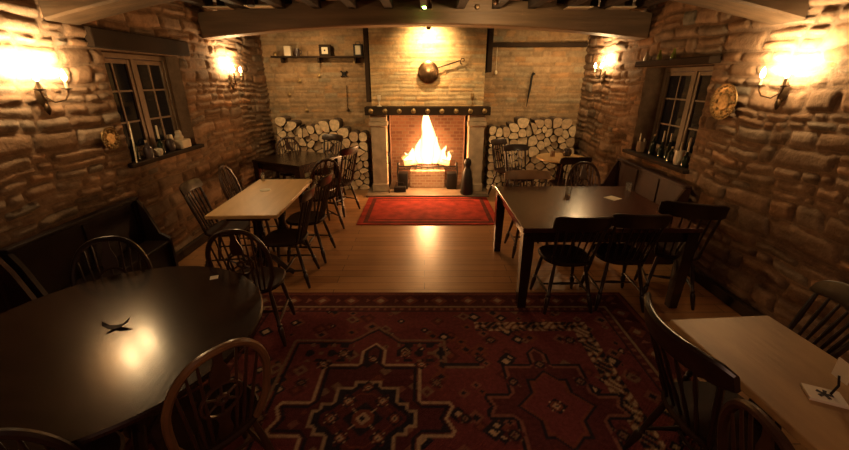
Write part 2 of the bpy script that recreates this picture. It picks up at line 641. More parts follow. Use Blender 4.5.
# side walls, u runs along +Y from YF
LW = (3.50 - YF, 4.56 - YF, 1.12, 2.08)
RW = (3.86 - YF, 5.02 - YF, 0.98, 1.98)
masonry('wall_left', (X0, YF, 0), (0, 1, 0), (1, 0, 0), YB - YF, H, 0.020, 0.038, 0.30, [LW], 11, **RUBBLE)
masonry('wall_right', (X1, YF, 0), (0, 1, 0), (-1, 0, 0), YB - YF, H, 0.020, 0.038, 0.34, [RW], 23, **RUBBLE)
masonry('wall_back', (X0, YB, 0), (1, 0, 0), (0, -1, 0), X1 - X0, H, 0.022, 0.022, 0.06, [(-0.72 - X0, 0.82 - X0, 0.0, 1.36)], 5, **COURSED)
masonry('wall_front', (X0, YF, 0), (1, 0, 0), (0, 1, 0), X1 - X0, H, 0.05, 0.03, 0.2, [], 9, **RUBBLE)

# chimney breast (front face y = 6.5), opening x -0.62..0.72, z 0..1.32
BY = 6.5
masonry('wall_chimney', (-0.86, BY, 0), (1, 0, 0), (0, -1, 0), 1.82, H, 0.018, 0.016, 0.44, [(0.24, 1.58, 0.0, 1.32)], 31, **BREAST)
b = MB()
b.box(-0.72, -0.62, BY + .02, 7.3, 0, 1.36)
b.box(0.72, 0.82, BY + .02, 7.3, 0, 1.36)
b.box(-0.62, 0.72, 7.2, 7.3, 0, 1.36)
b.box(-0.62, 0.72, 6.95, 7.3, 1.30, 1.36)
fb = struct(b.build('wall_firebox', 'fire_brick'))

# ceiling joists behind and before the big beam, children of the ceiling
for seg, (ya, yb) in enumerate(((5.36, 6.93), (3.36, 5.08), (-1.55, 3.0))):
    for k in range(13):
        x = -2.52 + k * 0.42
        if seg == 2 and abs(x) > 2.8:
            continue
        if seg == 0 and -0.92 < x < 1.02:
            b = MB(); b.box(x - .05, x + .05, ya, BY - .03, 2.62, H, 0.006)
        else:
            b = MB(); b.box(x - .05, x + .05, ya, yb, 2.62, H, 0.006)
        b.build('joist', 'joist_wood', ceiling)


def bowed_beam(name, y0, y1, zend, rise, hgt, label, m='beam_wood'):
    b = MB()
    rg = []
    n = 28
    xa, xb = X0 + .02, X1 - .02
    for k in range(n + 1):
        x = xa + (xb - xa) * k / n
        z = zend + rise * (1 - (x / 2.7) ** 2)
        zt = min(z + hgt, 2.775)
        c = 0.015
        rg.append([(x, y0 + c, z), (x, y0, z + c), (x, y0, zt), (x, y1, zt), (x, y1, z + c), (x, y1 - c, z)])
    b.rings(rg)
    o = b.build(name, m)
    struct(o)
    o['label'] = label
    return o


bowed_beam('ceiling_beam', 5.10, 5.35, 2.31, 0.15, 0.27, 'broad bowed oak ceiling beam crossing in front of the fireplace')
bowed_beam('ceiling_beam', 3.04, 3.34, 2.24, 0.33, 0.34, 'dark bowed ceiling beam crossing above the round table end', 'dark_beam')

# skirting at the foot of the right wall
b = MB(); b.box(X1 - .075, X1 - .02, YF + .05, 6.4, 0, 0.10, 0.01)
struct(b.build('baseboard_right', 'dark_timber'))
b = MB(); b.box(X0 + .02, X0 + .07, YF + .05, 6.4, 0, 0.10, 0.01)
struct(b.build('baseboard_left', 'dark_timber'))
# timber posts either side of the chimney breast, rail on the back wall
b = MB(); b.box(-0.945, -0.875, 6.50, 6.92, 1.50, 2.62, 0.008)
struct(b.build('trim_1', 'dark_timber'))
b = MB(); b.box(0.985, 1.065, 6.50, 6.92, 1.95, 2.62, 0.008)
struct(b.build('trim_2', 'dark_timber'))
b = MB(); b.box(1.08, 2.68, 6.86, 6.925, 2.34, 2.41, 0.008)
struct(b.build('trim_3', 'dark_timber'))

# timber lintels over the windows
b = MB(); b.box(X0 + .005, X0 + .075, 3.36, 4.70, 2.09, 2.24, 0.01)
struct(b.build('trim_4', 'dark_timber'))
b = MB(); b.box(X1 - .12, X1 - .005, 3.78, 5.10, 1.985, 2.05, 0.01)
struct(b.build('trim_5', 'dark_timber'))


# ------------------------------------------------------------------ windows
def window(name, xin, sgn, ya, yb, za, zb, m):
    """casement window in the recess; xin = inner plane of the frame, sgn = outward sign"""
    root = bpy.data.objects.new(name, None)
    COL.objects.link(root)
    root.location = (xin, ya, za)
    struct(root)
    W, Hh = yb - ya, zb - za

    def bx(mb, y0, y1, z0, z1, d0, d1, bev=0.004):
        xs = sorted((d0 * sgn, d1 * sgn))
        mb.box(xs[0], xs[1], y0, y1, z0, z1, bev)
    f = MB()
    bx(f, 0.005, .055, 0.005, Hh - .005, 0, .07)
    bx(f, W - .055, W - .005, 0.005, Hh - .005, 0, .07)
    bx(f, .055, W - .055, 0.005, .05, 0, .07)
    bx(f, .055, W - .055, Hh - .05, Hh - .005, 0, .07)
    bx(f, W / 2 - .025, W / 2 + .025, .05, Hh - .05, 0, .07)
    f.build('window_frame', m, root)
    for a, c in ((.058, W / 2 - .028), (W / 2 + .028, W - .058)):
        s = MB()
        z0, z1 = .055, Hh - .055
        bx(s, a, a + .04, z0, z1, .01, .05)
        bx(s, c - .04, c, z0, z1, .01, .05)
        bx(s, a + .04, c - .04, z0, z0 + .045, .01, .05)
        bx(s, a + .04, c - .04, z1 - .04, z1, .01, .05)
        mid = (a + c) / 2
        bx(s, mid - .010, mid + .010, z0 + .045, z1 - .04, .018, .042, .002)
        for t in (1 / 3, 2 / 3):
            zz = z0 + (z1 - z0) * t
            bx(s, a + .04, c - .04, zz - .009, zz + .009, .019, .041, .002)
        so = s.build('casement', m, root)
        g = MB()
        bx(g, a + .03, c - .03, z0 + .03, z1 - .03, .028, .032, 0)
        g.build('glass', 'night_glass', so)
    return root


window('window_1', X0 - .13, -1, 3.50, 4.56, 1.12, 2.08, 'window_frame')
window('window_2', X1 + .22, 1, 3.86, 5.02, 0.98, 1.98, 'window_frame_pale')
# sill boards
b = MB(); b.box(X0 - .12, X0 + .07, 3.44, 4.62, 1.085, 1.125, 0.008)
struct(b.build('trim_6', 'dark_timber'))
b = MB(); b.box(X1 - .09, X1 + .21, 3.80, 5.08, 0.945, 0.985, 0.008)
struct(b.build('trim_7', 'dark_timber'))

# ------------------------------------------------------------------ hearth and fireplace
b = MB(); b.box(-0.98, 1.08, 6.10, 7.2, 0.0, 0.035, 0.01)
struct(b.build('floor_hearth', 'hearth_stone'))

fs = thing('fireplace_surround', 'stone fireplace surround with dark studded timber mantel around the open fire', 'fireplace', (0.05, 6.45, 0.035))
for sx, xc in ((-1, -0.80), (1, 0.80)):
    p = MB()
    p.box(xc - .125, xc + .125, -.115, .03, 0, 1.10, 0.012)
    p.box(xc - .14, xc + .14, -.135, .03, 0, .14, 0.012)
    po = p.build('pillar', 'pier_stone', fs)
    c = MB()
    c.box(xc - .15, xc + .15, -.15, .03, 1.10, 1.17, 0.012)
    c.box(xc - .135, xc + .135, -.135, .03, 1.17, 1.272, 0.012)
    c.build('capital', 'pier_stone', po)
mt = MB(); mt.box(-1.0, 1.0, -.20, .03, 1.275, 1.405, 0.012)
mo = mt.build('mantel', 'dark_timber', fs)
for k in range(9):
    d = MB()
    Mx = Matrix.Translation((-0.90 + k * 0.225, -.20, 1.34)) @ Matrix.Rotation(PI / 2, 4, 'X')
    d.lathe([(0.0, 0.0), (.038, 0.001), (.038, .006), (.028, .010), (.012, .014), (0.001, .016)], 16, Mx)
    d.build('medallion', 'brass', mo, True)

# grate with bars, fire basket
gr = thing('fire_grate', 'low iron fire grate with brick front holding the burning logs', 'fire grate', (0.05, 6.60, 0.035))
g = MB(); g.box(-.31, .31, -.02, .30, 0, .31, 0.01)
g.build('brick_base', 'grate_brick', gr)
g = MB()
g.tube([(-.52, -.10, .40), (.52, -.10, .40)], .013)
g.tube([(-.52, -.06, .35), (.52, -.06, .35)], .011)
for k in range(9):
    x = -.40 + k * .10
    g.tube([(x, -.07, .36), (x, .12, .34), (x, .34, .36)], .009, 6)
g.build('bars', 'iron', gr, True)
for sx in (-1, 1):
    a = MB()
    a.box(sx * .43 - .085, sx * .43 + .085, -.12, .10, 0, .28, .015)
    a.tube([(sx * .50, -.10, .0), (sx * .52, -.12, .3), (sx * .50, -.11, .44)], [.014, .012, .02], 8)
    a.lathe([(0.001, .42), (.028, .44), (.02, .47), (0.001, .48)], 10, Matrix.Translation((sx * .50, -.11, 0)))
    a.build('andiron', 'iron', gr, True)

random.seed(4)


def log_bm(mb, p, q, r, n=11, rnd=random):
    p, q = Vector(p), Vector(q)
    d = q - p
    z = d.normalized(); x = z.orthogonal().normalized(); y = z.cross(x)
    off = [rnd.uniform(.82, 1.1) for _ in range(n)]
    rg = [[p + d * t + (x * math.cos(2 * PI * k / n) + y * math.sin(2 * PI * k / n)) * r * off[k] * sc for k in range(n)]
          for t, sc in ((0, .93), (.03, 1), (.5, rnd.uniform(.93, 1.04)), (.97, 1), (1, .93))]
    mb.rings(rg)


burn = [((-.42, .02, .43), (-.06, .16, .46), .05), ((.40, .0, .43), (.08, .16, .47), .045), ((-.36, .30, .43), (.38, .32, .44), .055),
        ((-.20, .12, .53), (.14, .16, .56), .045), ((.12, .1, .50), (.46, .2, .60), .04), ((-.46, .14, .50), (-.20, .2, .62), .045)]
for i, (p, q, r) in enumerate(burn):
    m = MB()
    log_bm(m, p, q, r)
    o = m.build('burning_log', 'ember' if i in (3,) else 'log_end_dark', None, True)
    o.location = (0.05, 6.60, 0.035)
    tag(o, ['charred log leaning in at the left of the fire', 'burning log leaning in at the right of the fire',
            'long log lying at the rear of the fire grate', 'glowing red log under the tall flame',
            'upper right log slanting up out of the fire', 'pale upper left log propped in the fire'][i], 'log', 'logs burning in the grate')


def flame(mb, x, y, z, h, r, lean, seed):
    rnd = random.Random(seed)
    rg = []
    n = 14
    N_ = 14
    ph = rnd.uniform(0, 6)
    for i in range(N_ + 1):
        t = i / N_
        rad = r * (1 - t ** 2.6) ** 0.75 * (1 - .38 * t) * min(1, .55 + t * 3)
        rad = max(rad, .002)
        cx = x + lean * t * t + .02 * math.sin(t * 7 + ph) * t
        cy = y + .015 * math.cos(t * 6 + ph) * t
        rg.append([(cx + rad * (1 + .18 * math.sin(3 * a + t * 5 + ph)) * math.cos(a), cy + rad * .6 * math.sin(a), z + h * t)
                   for a in [2 * PI * k / n for k in range(n)]])
    mb.rings(rg)


fl = thing('fire', 'tall bright orange fire burning on the grate in the fireplace', 'fire', (0.05, 6.66, 0.46))
for i, (x, y, z, h, r, ln) in enumerate([(0, 0, 0, .92, .17, -.01), (-.12, .03, 0, .42, .12, -.02), (.13, .02, 0, .46, .12, .03),
                                         (-.25, .05, 0, .26, .09, -.03), (.26, .05, 0, .30, .08, .05), (-.36, .08, .02, .16, .06, -.02),
                                         (.37, .08, .02, .18, .05, .03), (.02, .09, 0, .66, .13, -.03)]):
    m = MB()
    flame(m, x, y, z, h, r, ln, i)
    m.build('flame', 'flame', fl, True)

# fireside things
b = MB()
b.lathe([(.005, 0), (.105, 0), (.115, .03), (.11, .10), (.095, .26), (.075, .38), (.05, .44), (.045, .47), (.062, .50), (.066, .54),
         (.05, .585), (.02, .60), (.002, .605)], 24)
o = b.build('coal_jug', 'iron', None, True)
o.scale = (.95, .95, 1.0)
o.location = (0.71, 6.205, 0.035)
tag(o, 'dark tall bottle-shaped iron jug standing on the hearth right of the fire', 'jug')
pk = MB()
pk.tube([(0, 0, 0), (0, .04, .30), (0, .075, .62)], .008, 8)
pk.tube([(-.035, .05, .50), (.02, .055, .51)], .008, 6)
pk.lathe([(.001, 0), (.018, .01), (.014, .05), (.02, .07), (.001, .085)], 10, Matrix.Translation((0, .075, .61)))
o = pk.build('poker', 'iron', None, True)
o.location = (-0.60, 6.245, 0.035)
tag(o, 'thin iron poker leaning against the left stone pillar of the fireplace', 'poker')
ks = MB()
ks.box(-.10, .10, -.05, .05, 0, .09, .01)
ks.tube([(-.07, 0, .09), (-.06, 0, .16), (.06, 0, .16), (.07, 0, .09)], .007, 6)
o = ks.build('kindling_box', 'iron', None)
o.location = (-0.42, 6.34, 0.035)
tag(o, 'small dark handled box on the hearth left of the fire', 'box')

# copper warming pan above the mantel
wp = thing('warming_pan', 'round copper warming pan hanging on the chimney breast above the mantel', 'warming pan', (0.06, 6.435, 1.95))
b = MB()
b.lathe([(.002, 0.02), (.10, .018), (.13, .03), (.155, .03), (.163, .045), (.15, .052), (.12, .060), (.05, .075), (.002, .08)], 32,
        Matrix.Rotation(PI / 2, 4, 'X') @ Matrix.Translation((0, 0, -.045)))
b.build('pan', 'copper', wp, True)
b = MB()
b.turned((.15, 0, .065), (.50, -.005, .17), [(0, .009), (.05, .013), (.1, .009), (.5, .012), (.8, .01), (1, .008)], 8)
b.tube([(.50, -.005, .17), (.52, -.005, .20), (.555, -.005, .195), (.56, -.005, .165), (.53, -.005, .16)], .009, 6)
b.tube([(.50, -.005, .17), (.50, -.005, .13), (.53, -.005, .115)], .009, 6)
b.build('handle', 'bronze', wp, True)

# mantel top pieces
for x, lab, hh in ((-0.72, 'clear stemmed glass standing at the left end of the mantel', .17), (0.76, 'brass candlestick standing at the right end of the mantel', .20)):
    b = MB()
    b.lathe([(.002, 0), (.04, 0), (.042, .008), (.012, .02), (.009, hh * .45), (.02, hh * .5), (.03, hh * .7), (.026, hh), (.002, hh * .98)], 16)
    o = b.build('candlestick' if x > 0 else 'glass_goblet', 'brass' if x > 0 else 'ceramic', None, True)
    o.location = (x, 6.34, 1.4405)
    tag(o, lab, 'candlestick' if x > 0 else 'glass')

# ------------------------------------------------------------------ firewood
rl = random.Random(77)


def split_log(r):
    """end outline of an irregular split log that fits in radius r"""
    n = rl.choice((5, 6, 7, 9))
    a0 = rl.uniform(0, 6.28)
    P = []
    for i in range(n):
        a = a0 + 2 * PI * (i + rl.uniform(-.18, .18)) / n
        q = r * rl.uniform(.88, 1.0)
        P.append((q * math.cos(a), q * math.sin(a)))
    # clip the corners
    o = []
    for i in range(n):
        (x0, y0), (x1, y1) = P[i], P[(i + 1) % n]
        o += [(x0 * .82 + x1 * .18, y0 * .82 + y1 * .18), (x0 * .18 + x1 * .82, y0 * .18 + y1 * .82)]
    return o


ORD = ['first', 'second', 'third', 'fourth', 'fifth', 'sixth', 'seventh', 'eighth', 'ninth', 'tenth', 'eleventh', 'twelfth', 'thirteenth', 'fourteenth', 'fifteenth', 'sixteenth', 'seventeenth', 'eighteenth', 'nineteenth', 'twentieth', 'last']


def stack(xa, xb, topfun, side):
    # a tight pile: cells of a relaxed scatter of points, each shrunk to a rounded log
    st = .02
    gx = [xa + st * i for i in range(int((xb - xa) / st))]
    cells = [(x, z * st + .012) for x in gx for z in range(70) if z * st + .012 < topfun(x) - .01]
    n = int(len(cells) * st * st / .0165)
    pts = rl.sample(cells, n)
    C_ = np.array(cells)
    for _ in range(3):
        Q = np.array(pts)
        w_ = np.argmin(((C_[:, None, :] - Q[None]) ** 2).sum(-1), 1)
        pts = [tuple(C_[w_ == k].mean(0)) if (w_ == k).any() else pts[k] for k in range(n)]
    rows = {}
    for k, (x, z) in enumerate(pts):
        rows.setdefault(int(z / .125), []).append((abs(x - .05), k))
    name_of = {}
    for rw, lst in rows.items():
        for nth, (_, k) in enumerate(sorted(lst)):
            name_of[k] = (ORD[min(nth, 20)], ORD[rw])
    for k, (x, z) in enumerate(pts):
        poly = [(xa - x, .004 - z), (xb - x, .004 - z), (xb - x, 1.6), (xa - x, 1.6)]
        lim = .098
        poly = [(max(-lim, min(lim, a)), max(-z + .004, min(lim, b_))) for a, b_ in poly]
        for q, (x2, z2) in enumerate(pts):
            if q == k or math.hypot(x2 - x, z2 - z) > .25:
                continue
            nx_, nz_ = x2 - x, z2 - z
            dd = math.hypot(nx_, nz_)
            nx_, nz_ = nx_ / dd, nz_ / dd
            out = []
            for i_ in range(len(poly)):
                a, b_ = poly[i_], poly[(i_ + 1) % len(poly)]
                da, db = a[0] * nx_ + a[1] * nz_ - dd / 2 + .003, b_[0] * nx_ + b_[1] * nz_ - dd / 2 + .003
                if da <= 0:
                    out.append(a)
                if da * db < 0:
                    t = da / (da - db)
                    out.append((a[0] + (b_[0] - a[0]) * t, a[1] + (b_[1] - a[1]) * t))
            poly = out
        if len(poly) < 3:
            continue
        # round the corners
        for f_ in (.25, .25):
            m_ = len(poly)
            poly = [p for i_ in range(m_) for p in (
                (poly[i_][0] * (1 - f_) + poly[(i_ + 1) % m_][0] * f_, poly[i_][1] * (1 - f_) + poly[(i_ + 1) % m_][1] * f_),
                (poly[i_][0] * f_ + poly[(i_ + 1) % m_][0] * (1 - f_), poly[i_][1] * f_ + poly[(i_ + 1) % m_][1] * (1 - f_)))]
        L = rl.uniform(.28, .33)
        y0 = 6.52 + rl.uniform(0, .09)
        m = MB()
        m.cur = 0
        rg = [[(px * s, yy, pz * s) for px, pz in poly] for yy, s in ((0, .97), (.004, 1), (L - .004, 1), (L, .97))]
        m.rings(rg, caps=False)
        nn = len(poly)
        m.cur = 1
        m.add(rg[0], [tuple(range(nn))])
        m.add(rg[-1], [tuple(range(nn))[::-1]])
        o = m.build('log', None, None, False, ['bark', 'log_end' if rl.random() < .7 else 'log_end_dark'])
        o.location = (x, y0, z)
        tag(o, '%s log out from the fireplace in the %s layer up of the %s firewood stack' % (name_of[k] + (side,)), 'log',
            'firewood stacked to the %s of the fireplace' % side)


stack(-2.50, -0.98, lambda x: 1.14 + .09 * math.sin(x * 7) - (.07 if x > -1.45 else 0), 'left')
stack(1.10, 2.56, lambda x: 1.10 + (.10 if x > 1.55 else 0) + .04 * math.sin(x * 9), 'right')

# ------------------------------------------------------------------ rugs
b = MB()
b.box(-.98, .98, -.64, .64, 0, .010, .003)
hr = b.build('hearth_rug', 'red_cloth')
hr.location = (0.055, 5.45, 0.0)
tag(hr, 'bright red rug lying on the boards in front of the hearth', 'rug')
b = MB()
for x0, x1, y0, y1 in ((-.90, .90, -.58, -.52), (-.90, .90, .52, .58), (-.90, -.84, -.52, .52), (.84, .90, -.52, .52),
                       (-.74, .74, -.45, -.43), (-.74, .74, .43, .45)):
    b.box(x0, x1, y0, y1, .010, .0115)
b.build('border', 'red_cloth_dark', hr)


def carpet():
    xa, xb, ya, yb = -1.62, 1.80, -0.3, 3.06
    st = .0105
    nx, ny = int((xb - xa) / st), int((yb - ya) / st)
    xs, ys = np.linspace(xa, xb, nx), np.linspace(ya, yb, ny)
    X, Y = np.meshgrid(xs, ys)
    rng = np.random.RandomState(8)
    RED = np.array((.150, .038, .038)); DRED = np.array((.095, .026, .027)); NAVY = np.array((.024, .020, .028))
    CREAM = np.array((.43, .30, .185)); RUST = np.array((.17, .052, .034)); TAN = np.array((.20, .12, .075)); PINK = np.array((.21, .085, .06))
    C = np.zeros(X.shape + (3,)) + RED

    def put(m, c):
        C[m] = c

    def erode(m, n):
        for _ in range(n):
            q = m.copy()
            q[1:] &= m[:-1]; q[:-1] &= m[1:]; q[:, 1:] &= m[:, :-1]; q[:, :-1] &= m[:, 1:]
            m = q
        return m

    def motif(cx, cy, r, inv=False):
        dx, dy = abs(X - cx), abs(Y - cy)
        dia = dx + dy
        c1, c2, c3 = (NAVY, CREAM, RUST) if not inv else (DRED, TAN, NAVY)
        put(dia < r, c1)
        put((dia < r * .72) & (np.maximum(dx, dy) < r * .55), c3)
        put((dia < r * .40), c2)
        put((dia < r * .18), c1)
        put((abs(dx - dy) < r * .07) & (dia < r * 1.25) & (dia > r * .75), c2)
    # scattered hooked field flowers
    for i in range(650):
        cx, cy = rng.uniform(xa, xb), rng.uniform(ya, yb)
        r = rng.uniform(.022, .07)
        dx, dy = abs(X - cx), abs(Y - cy)
        k = rng.randint(5)
        colr = [NAVY, DRED, RUST, TAN, PINK][k]
        put((dx + dy < r), colr)
        put((dx + dy < r * .45), [CREAM, RUST, NAVY, DRED, NAVY][k])
    # long borders, far edge and right edge
    def band(D, T):
        """D distance from the edge inward, T position along it"""
        put(D < .02, DRED)
        put((D > .02) & (D < .05), RUST)
        m = (D > .05) & (D < .23)
        put(m, DRED * .8)
        ph = (T / .26) % 1.0
        put(m & (abs(ph - .5) * .26 + abs(D - .14) < .075), RUST)
        put(m & (abs(ph - .5) * .26 + abs(D - .14) < .035), CREAM * .75)
        put(m & ((ph * .26) + abs(D - .14) < .035), PINK)
        put((D > .23) & (D < .245), CREAM * .6)
        put((D > .245) & (D < .30), DRED)
        q = (T / .07) % 1.0
        put((D > .255) & (D < .29) & (q < .4), PINK)
        put((D > .30) & (D < .312), NAVY)
    DT, DR, DL = yb - Y, xb - X, X - xa
    D = np.minimum(DT, np.minimum(DR, DL))
    T = np.where(DT <= np.minimum(DR, DL), X, Y)
    band(D, T)
    # two inner panels; left one with the stepped medallion
    cx, cy = -0.36, 1.66

    def stepped(dx, dy, s=1.0):
        """stepped medallion outline: True inside"""
        m = (dx < .09 * s) & (dy < .55 * s)
        m |= (dx + dy < .68 * s) & (dx < .09 * s)
        m |= (dx < .34 * s) & (dy < .45 * s)
        m |= (dx < .46 * s) & (dy < .13 * s)
        m |= (dx < .54 * s - .5 * abs(dy - .08 * s)) & (dy < .13 * s)
        return m

    inner = (X > -1.27) & (X < .24) & (Y < 2.72)
    # panel guard line
    for off, cc in ((0, TAN), (.03, NAVY)):
        bx0, bx1, by1 = -.97 + off, .15 - off, 2.37 - off
        roof = by1 + np.clip(.16 - abs(X - cx) * .9, 0, .16)
        e = (abs(Y - roof) < .011) & (X > bx0) & (X < bx1)
        e |= ((abs(X - bx0) < .010) | ((abs(X - bx1) < .010) & (Y > 2.08))) & (Y < roof)
        e |= (abs(Y - (2.08 + off)) < .012) & (X > bx1) & (X < bx1 + .26)
        put(e, cc)
    dx, dy = abs(X - cx), abs(Y - cy)
    i1 = stepped(dx, dy); i0 = erode(i1, 2)
    put(i1, DRED)
    fld = i0.copy()
    for i in range(70):
        a, bq = rng.uniform(-.5, .5) + cx, rng.uniform(-.7, .7) + cy
        r = rng.uniform(.02, .05)
        mm = (abs(X - a) + abs(Y - bq) < r) & i0
        put(mm, [RUST, NAVY, TAN, PINK][i % 4])
    put(i1 & ~i0, CREAM)
    put(erode(i1, 3) & ~erode(i1, 5), NAVY)
    put(i1 & ~i0, CREAM)
    x1 = ((dx < .09) & (dy < .30)) | ((dx < .20) & (dy < .24)) | ((dx < .27) & (dy < .12)) | ((dx < .32) & (dy < .06))
    put(x1, CREAM * .8)
    put(erode(x1, 2), NAVY)
    put(erode(x1, 6), DRED)
    put(erode(x1, 10), RUST)
    put(erode(x1, 11), DRED)
    for (ex, ey) in ((.30, 0), (-.30, 0), (0, .30), (0, -.30), (.17, .16), (-.17, .16), (.17, -.16), (-.17, -.16)):
        motif(cx + ex * .62, cy + ey * .8, .055)
    motif(cx, cy, .12)
    for (ex, ey) in ((.22, .56), (-.22, .56), (.44, .28), (-.44, .28), (0, .50), (.60, 0), (-.60, 0), (.34, .45), (-.34, .45), (.75, .5), (-.75, .5)):
        motif(cx + ex, cy + ey, .055 if ex else .05, inv=abs(ex) > .4)
    for sx in (-1, 1):
        # dark brackets in the corners of the panel
        m = (abs(X - cx) > .16) & (abs(X - cx) < .52) & (Y > 2.14) & (Y < 2.34)
        put(m & (np.sin(X * 40) * np.sin(Y * 36) > .35), NAVY)
        put(m & (np.sin(X * 40) * np.sin(Y * 36) < -.75), TAN)
    # right hand panel with broken cream flower band
    px0, px1, py1 = .40, 1.30, 2.60
    bandm = (((py1 - Y) > 0) & ((py1 - Y) < .12) & (X > px0) & (X < px1)) | (((px1 - X) > 0) & ((px1 - X) < .13) & (Y < py1))
    put(bandm, TAN * 1.05)
    nz = np.sin(X * 61 + np.sin(Y * 33) * 2) * np.sin(Y * 57 + np.sin(X * 41) * 2)
    put(bandm & (nz > .28), NAVY)
    put(bandm & (nz < -.45), CREAM)
    put(bandm & (abs(nz) < .09), RUST)
    cx2, cy2 = .80, 1.75
    dx2, dy2 = abs(X - cx2), abs(Y - cy2)
    m2 = stepped(dx2, dy2, .8)
    put(m2, NAVY)
    put(erode(m2, 2), PINK)
    put(erode(m2, 4), DRED)
    put(erode(m2, 13), NAVY)
    put(erode(m2, 15), RUST)
    put(erode(m2, 17), RED)
    for (ex, ey) in ((0, 0), (0, .36), (.22, .2), (-.22, .2), (0, -.36), (.3, .62), (-.3, .62), (.3, -.2), (-.3, -.2)):
        motif(cx2 + ex, cy2 + ey, .065, inv=(ey != 0))
    # worn patches
    wv = np.sin(X * 3.1 + 1) * np.sin(Y * 2.7 + 2) * .12 + 1
    C *= wv[..., None]
    Z = .006 + .0012 * np.sin(X * 300) * np.sin(Y * 310)
    P = np.stack([X, Y, Z], -1).reshape(-1, 3)
    idx = np.arange(nx * ny).reshape(ny, nx)
    F = np.stack([idx[:-1, :-1], idx[:-1, 1:], idx[1:, 1:], idx[1:, :-1]], -1).reshape(-1, 4).tolist()
    base = len(P)
    ring = list(idx[0, :]) + list(idx[1:, -1]) + list(idx[-1, :-1][::-1]) + list(idx[1:-1, 0][::-1])
    B = P[ring].copy(); B[:, 2] = 0.0
    nR = len(ring)
    for k in range(nR):
        F.append((int(ring[(k + 1) % nR]), int(ring[k]), base + k, base + (k + 1) % nR))
    P = np.concatenate([P, B])
    col = np.concatenate([C.reshape(-1, 3), np.tile(DRED, (nR, 1))])
    col = np.concatenate([col, np.ones((len(col), 1))], 1).astype(np.float32)
    me = bpy.data.meshes.new('patterned_carpet')
    me.from_pydata(P.tolist(), [], F)
    a = me.color_attributes.new('Col', 'FLOAT_COLOR', 'POINT')
    a.data.foreach_set('color', col.reshape(-1))
    me.materials.append(MAT['carpet'])
    me.update()
    o = bpy.data.objects.new('patterned_carpet', me)
    COL.objects.link(o)
    tag(o, 'large worn dark red oriental carpet with cream stepped medallions', 'carpet')


carpet()

# ------------------------------------------------------------------ chairs
LEG = [(0, .011), (.04, .014), (.20, .019), (.30, .021), (.34, .013), (.37, .021), (.40, .013), (.62, .017), (.80, .015), (1, .011)]
SPN = [(0, .0055), (.3, .009), (.5, .007), (1, .0055)]


def seat_poly(wd, dp):
    pts = []
    for k in range(28):
        a = 2 * PI * k / 28
        c, s = math.cos(a), math.sin(a)
        x = wd * math.copysign(abs(c) ** .72, c)
        y = dp * math.copysign(abs(s) ** .72, s)
        x *= 1 + .06 * s
        pts.append((x, y))
    return pts


def legs_and_seat(root, m, ms=None, wd=.205, dp=.20):
    P = seat_poly(wd, dp)
    s = MB()
    rg = [[(x * .90, y * .90, .420) for x, y in P], [(x, y, .433) for x, y in P], [(x, y, .447) for x, y in P],
          [(x * .95, y * .95, .456) for x, y in P], [(x * .6, y * .6, .447) for x, y in P], [(x * .1, y * .1, .445) for x, y in P]]
    s.rings(rg)
    s.build('seat', ms or 'seat_wood', root, True)
    tops = [(-.135, .125), (.135, .125), (-.125, -.125), (.125, -.125)]
    feet = [(-.195, .185), (.195, .185), (-.20, -.225), (.20, -.225)]
    for (a, b_), (c, d) in zip(tops, feet):
        l = MB()
        l.turned((c, d, 0), (a, b_, .425), LEG, 10)
        l.build('leg', m, root, True)

    def at(i, z):
        t = z / .425
        return (feet[i][0] * (1 - t) + tops[i][0] * t, feet[i][1] * (1 - t) + tops[i][1] * t, z)
    st = MB()
    prof = [(0, .007), (.3, .010), (.5, .014), (.7, .010), (1, .007)]
    st.turned(at(0, .17), at(2, .17), prof, 8)
    st.turned(at(1, .17), at(3, .17), prof, 8)
    a, c = Vector(at(0, .17)), Vector(at(2, .17))
    e, f = Vector(at(1, .17)), Vector(at(3, .17))
    st.turned((a + c) / 2, (e + f) / 2, prof, 8)
    st.build('stretcher', m, root, True)


def hoop_pt(t, w=.205, h=.50, yb=-.165, lean=.12):
    """t in 0..1 round the hoop"""
    a = PI * (1 - t)
    x = w * math.copysign(abs(math.cos(a)) ** .8, math.cos(a))
    zz = abs(math.sin(a)) ** .62
    if t <= 0 or t >= 1:
        x *= .80
    x *= (.82 + .18 * min(1, zz * 1.6))
    return Vector((x, yb - lean * zz - .03 * (1 - abs(x) / w) * 0, .448 + h * zz))


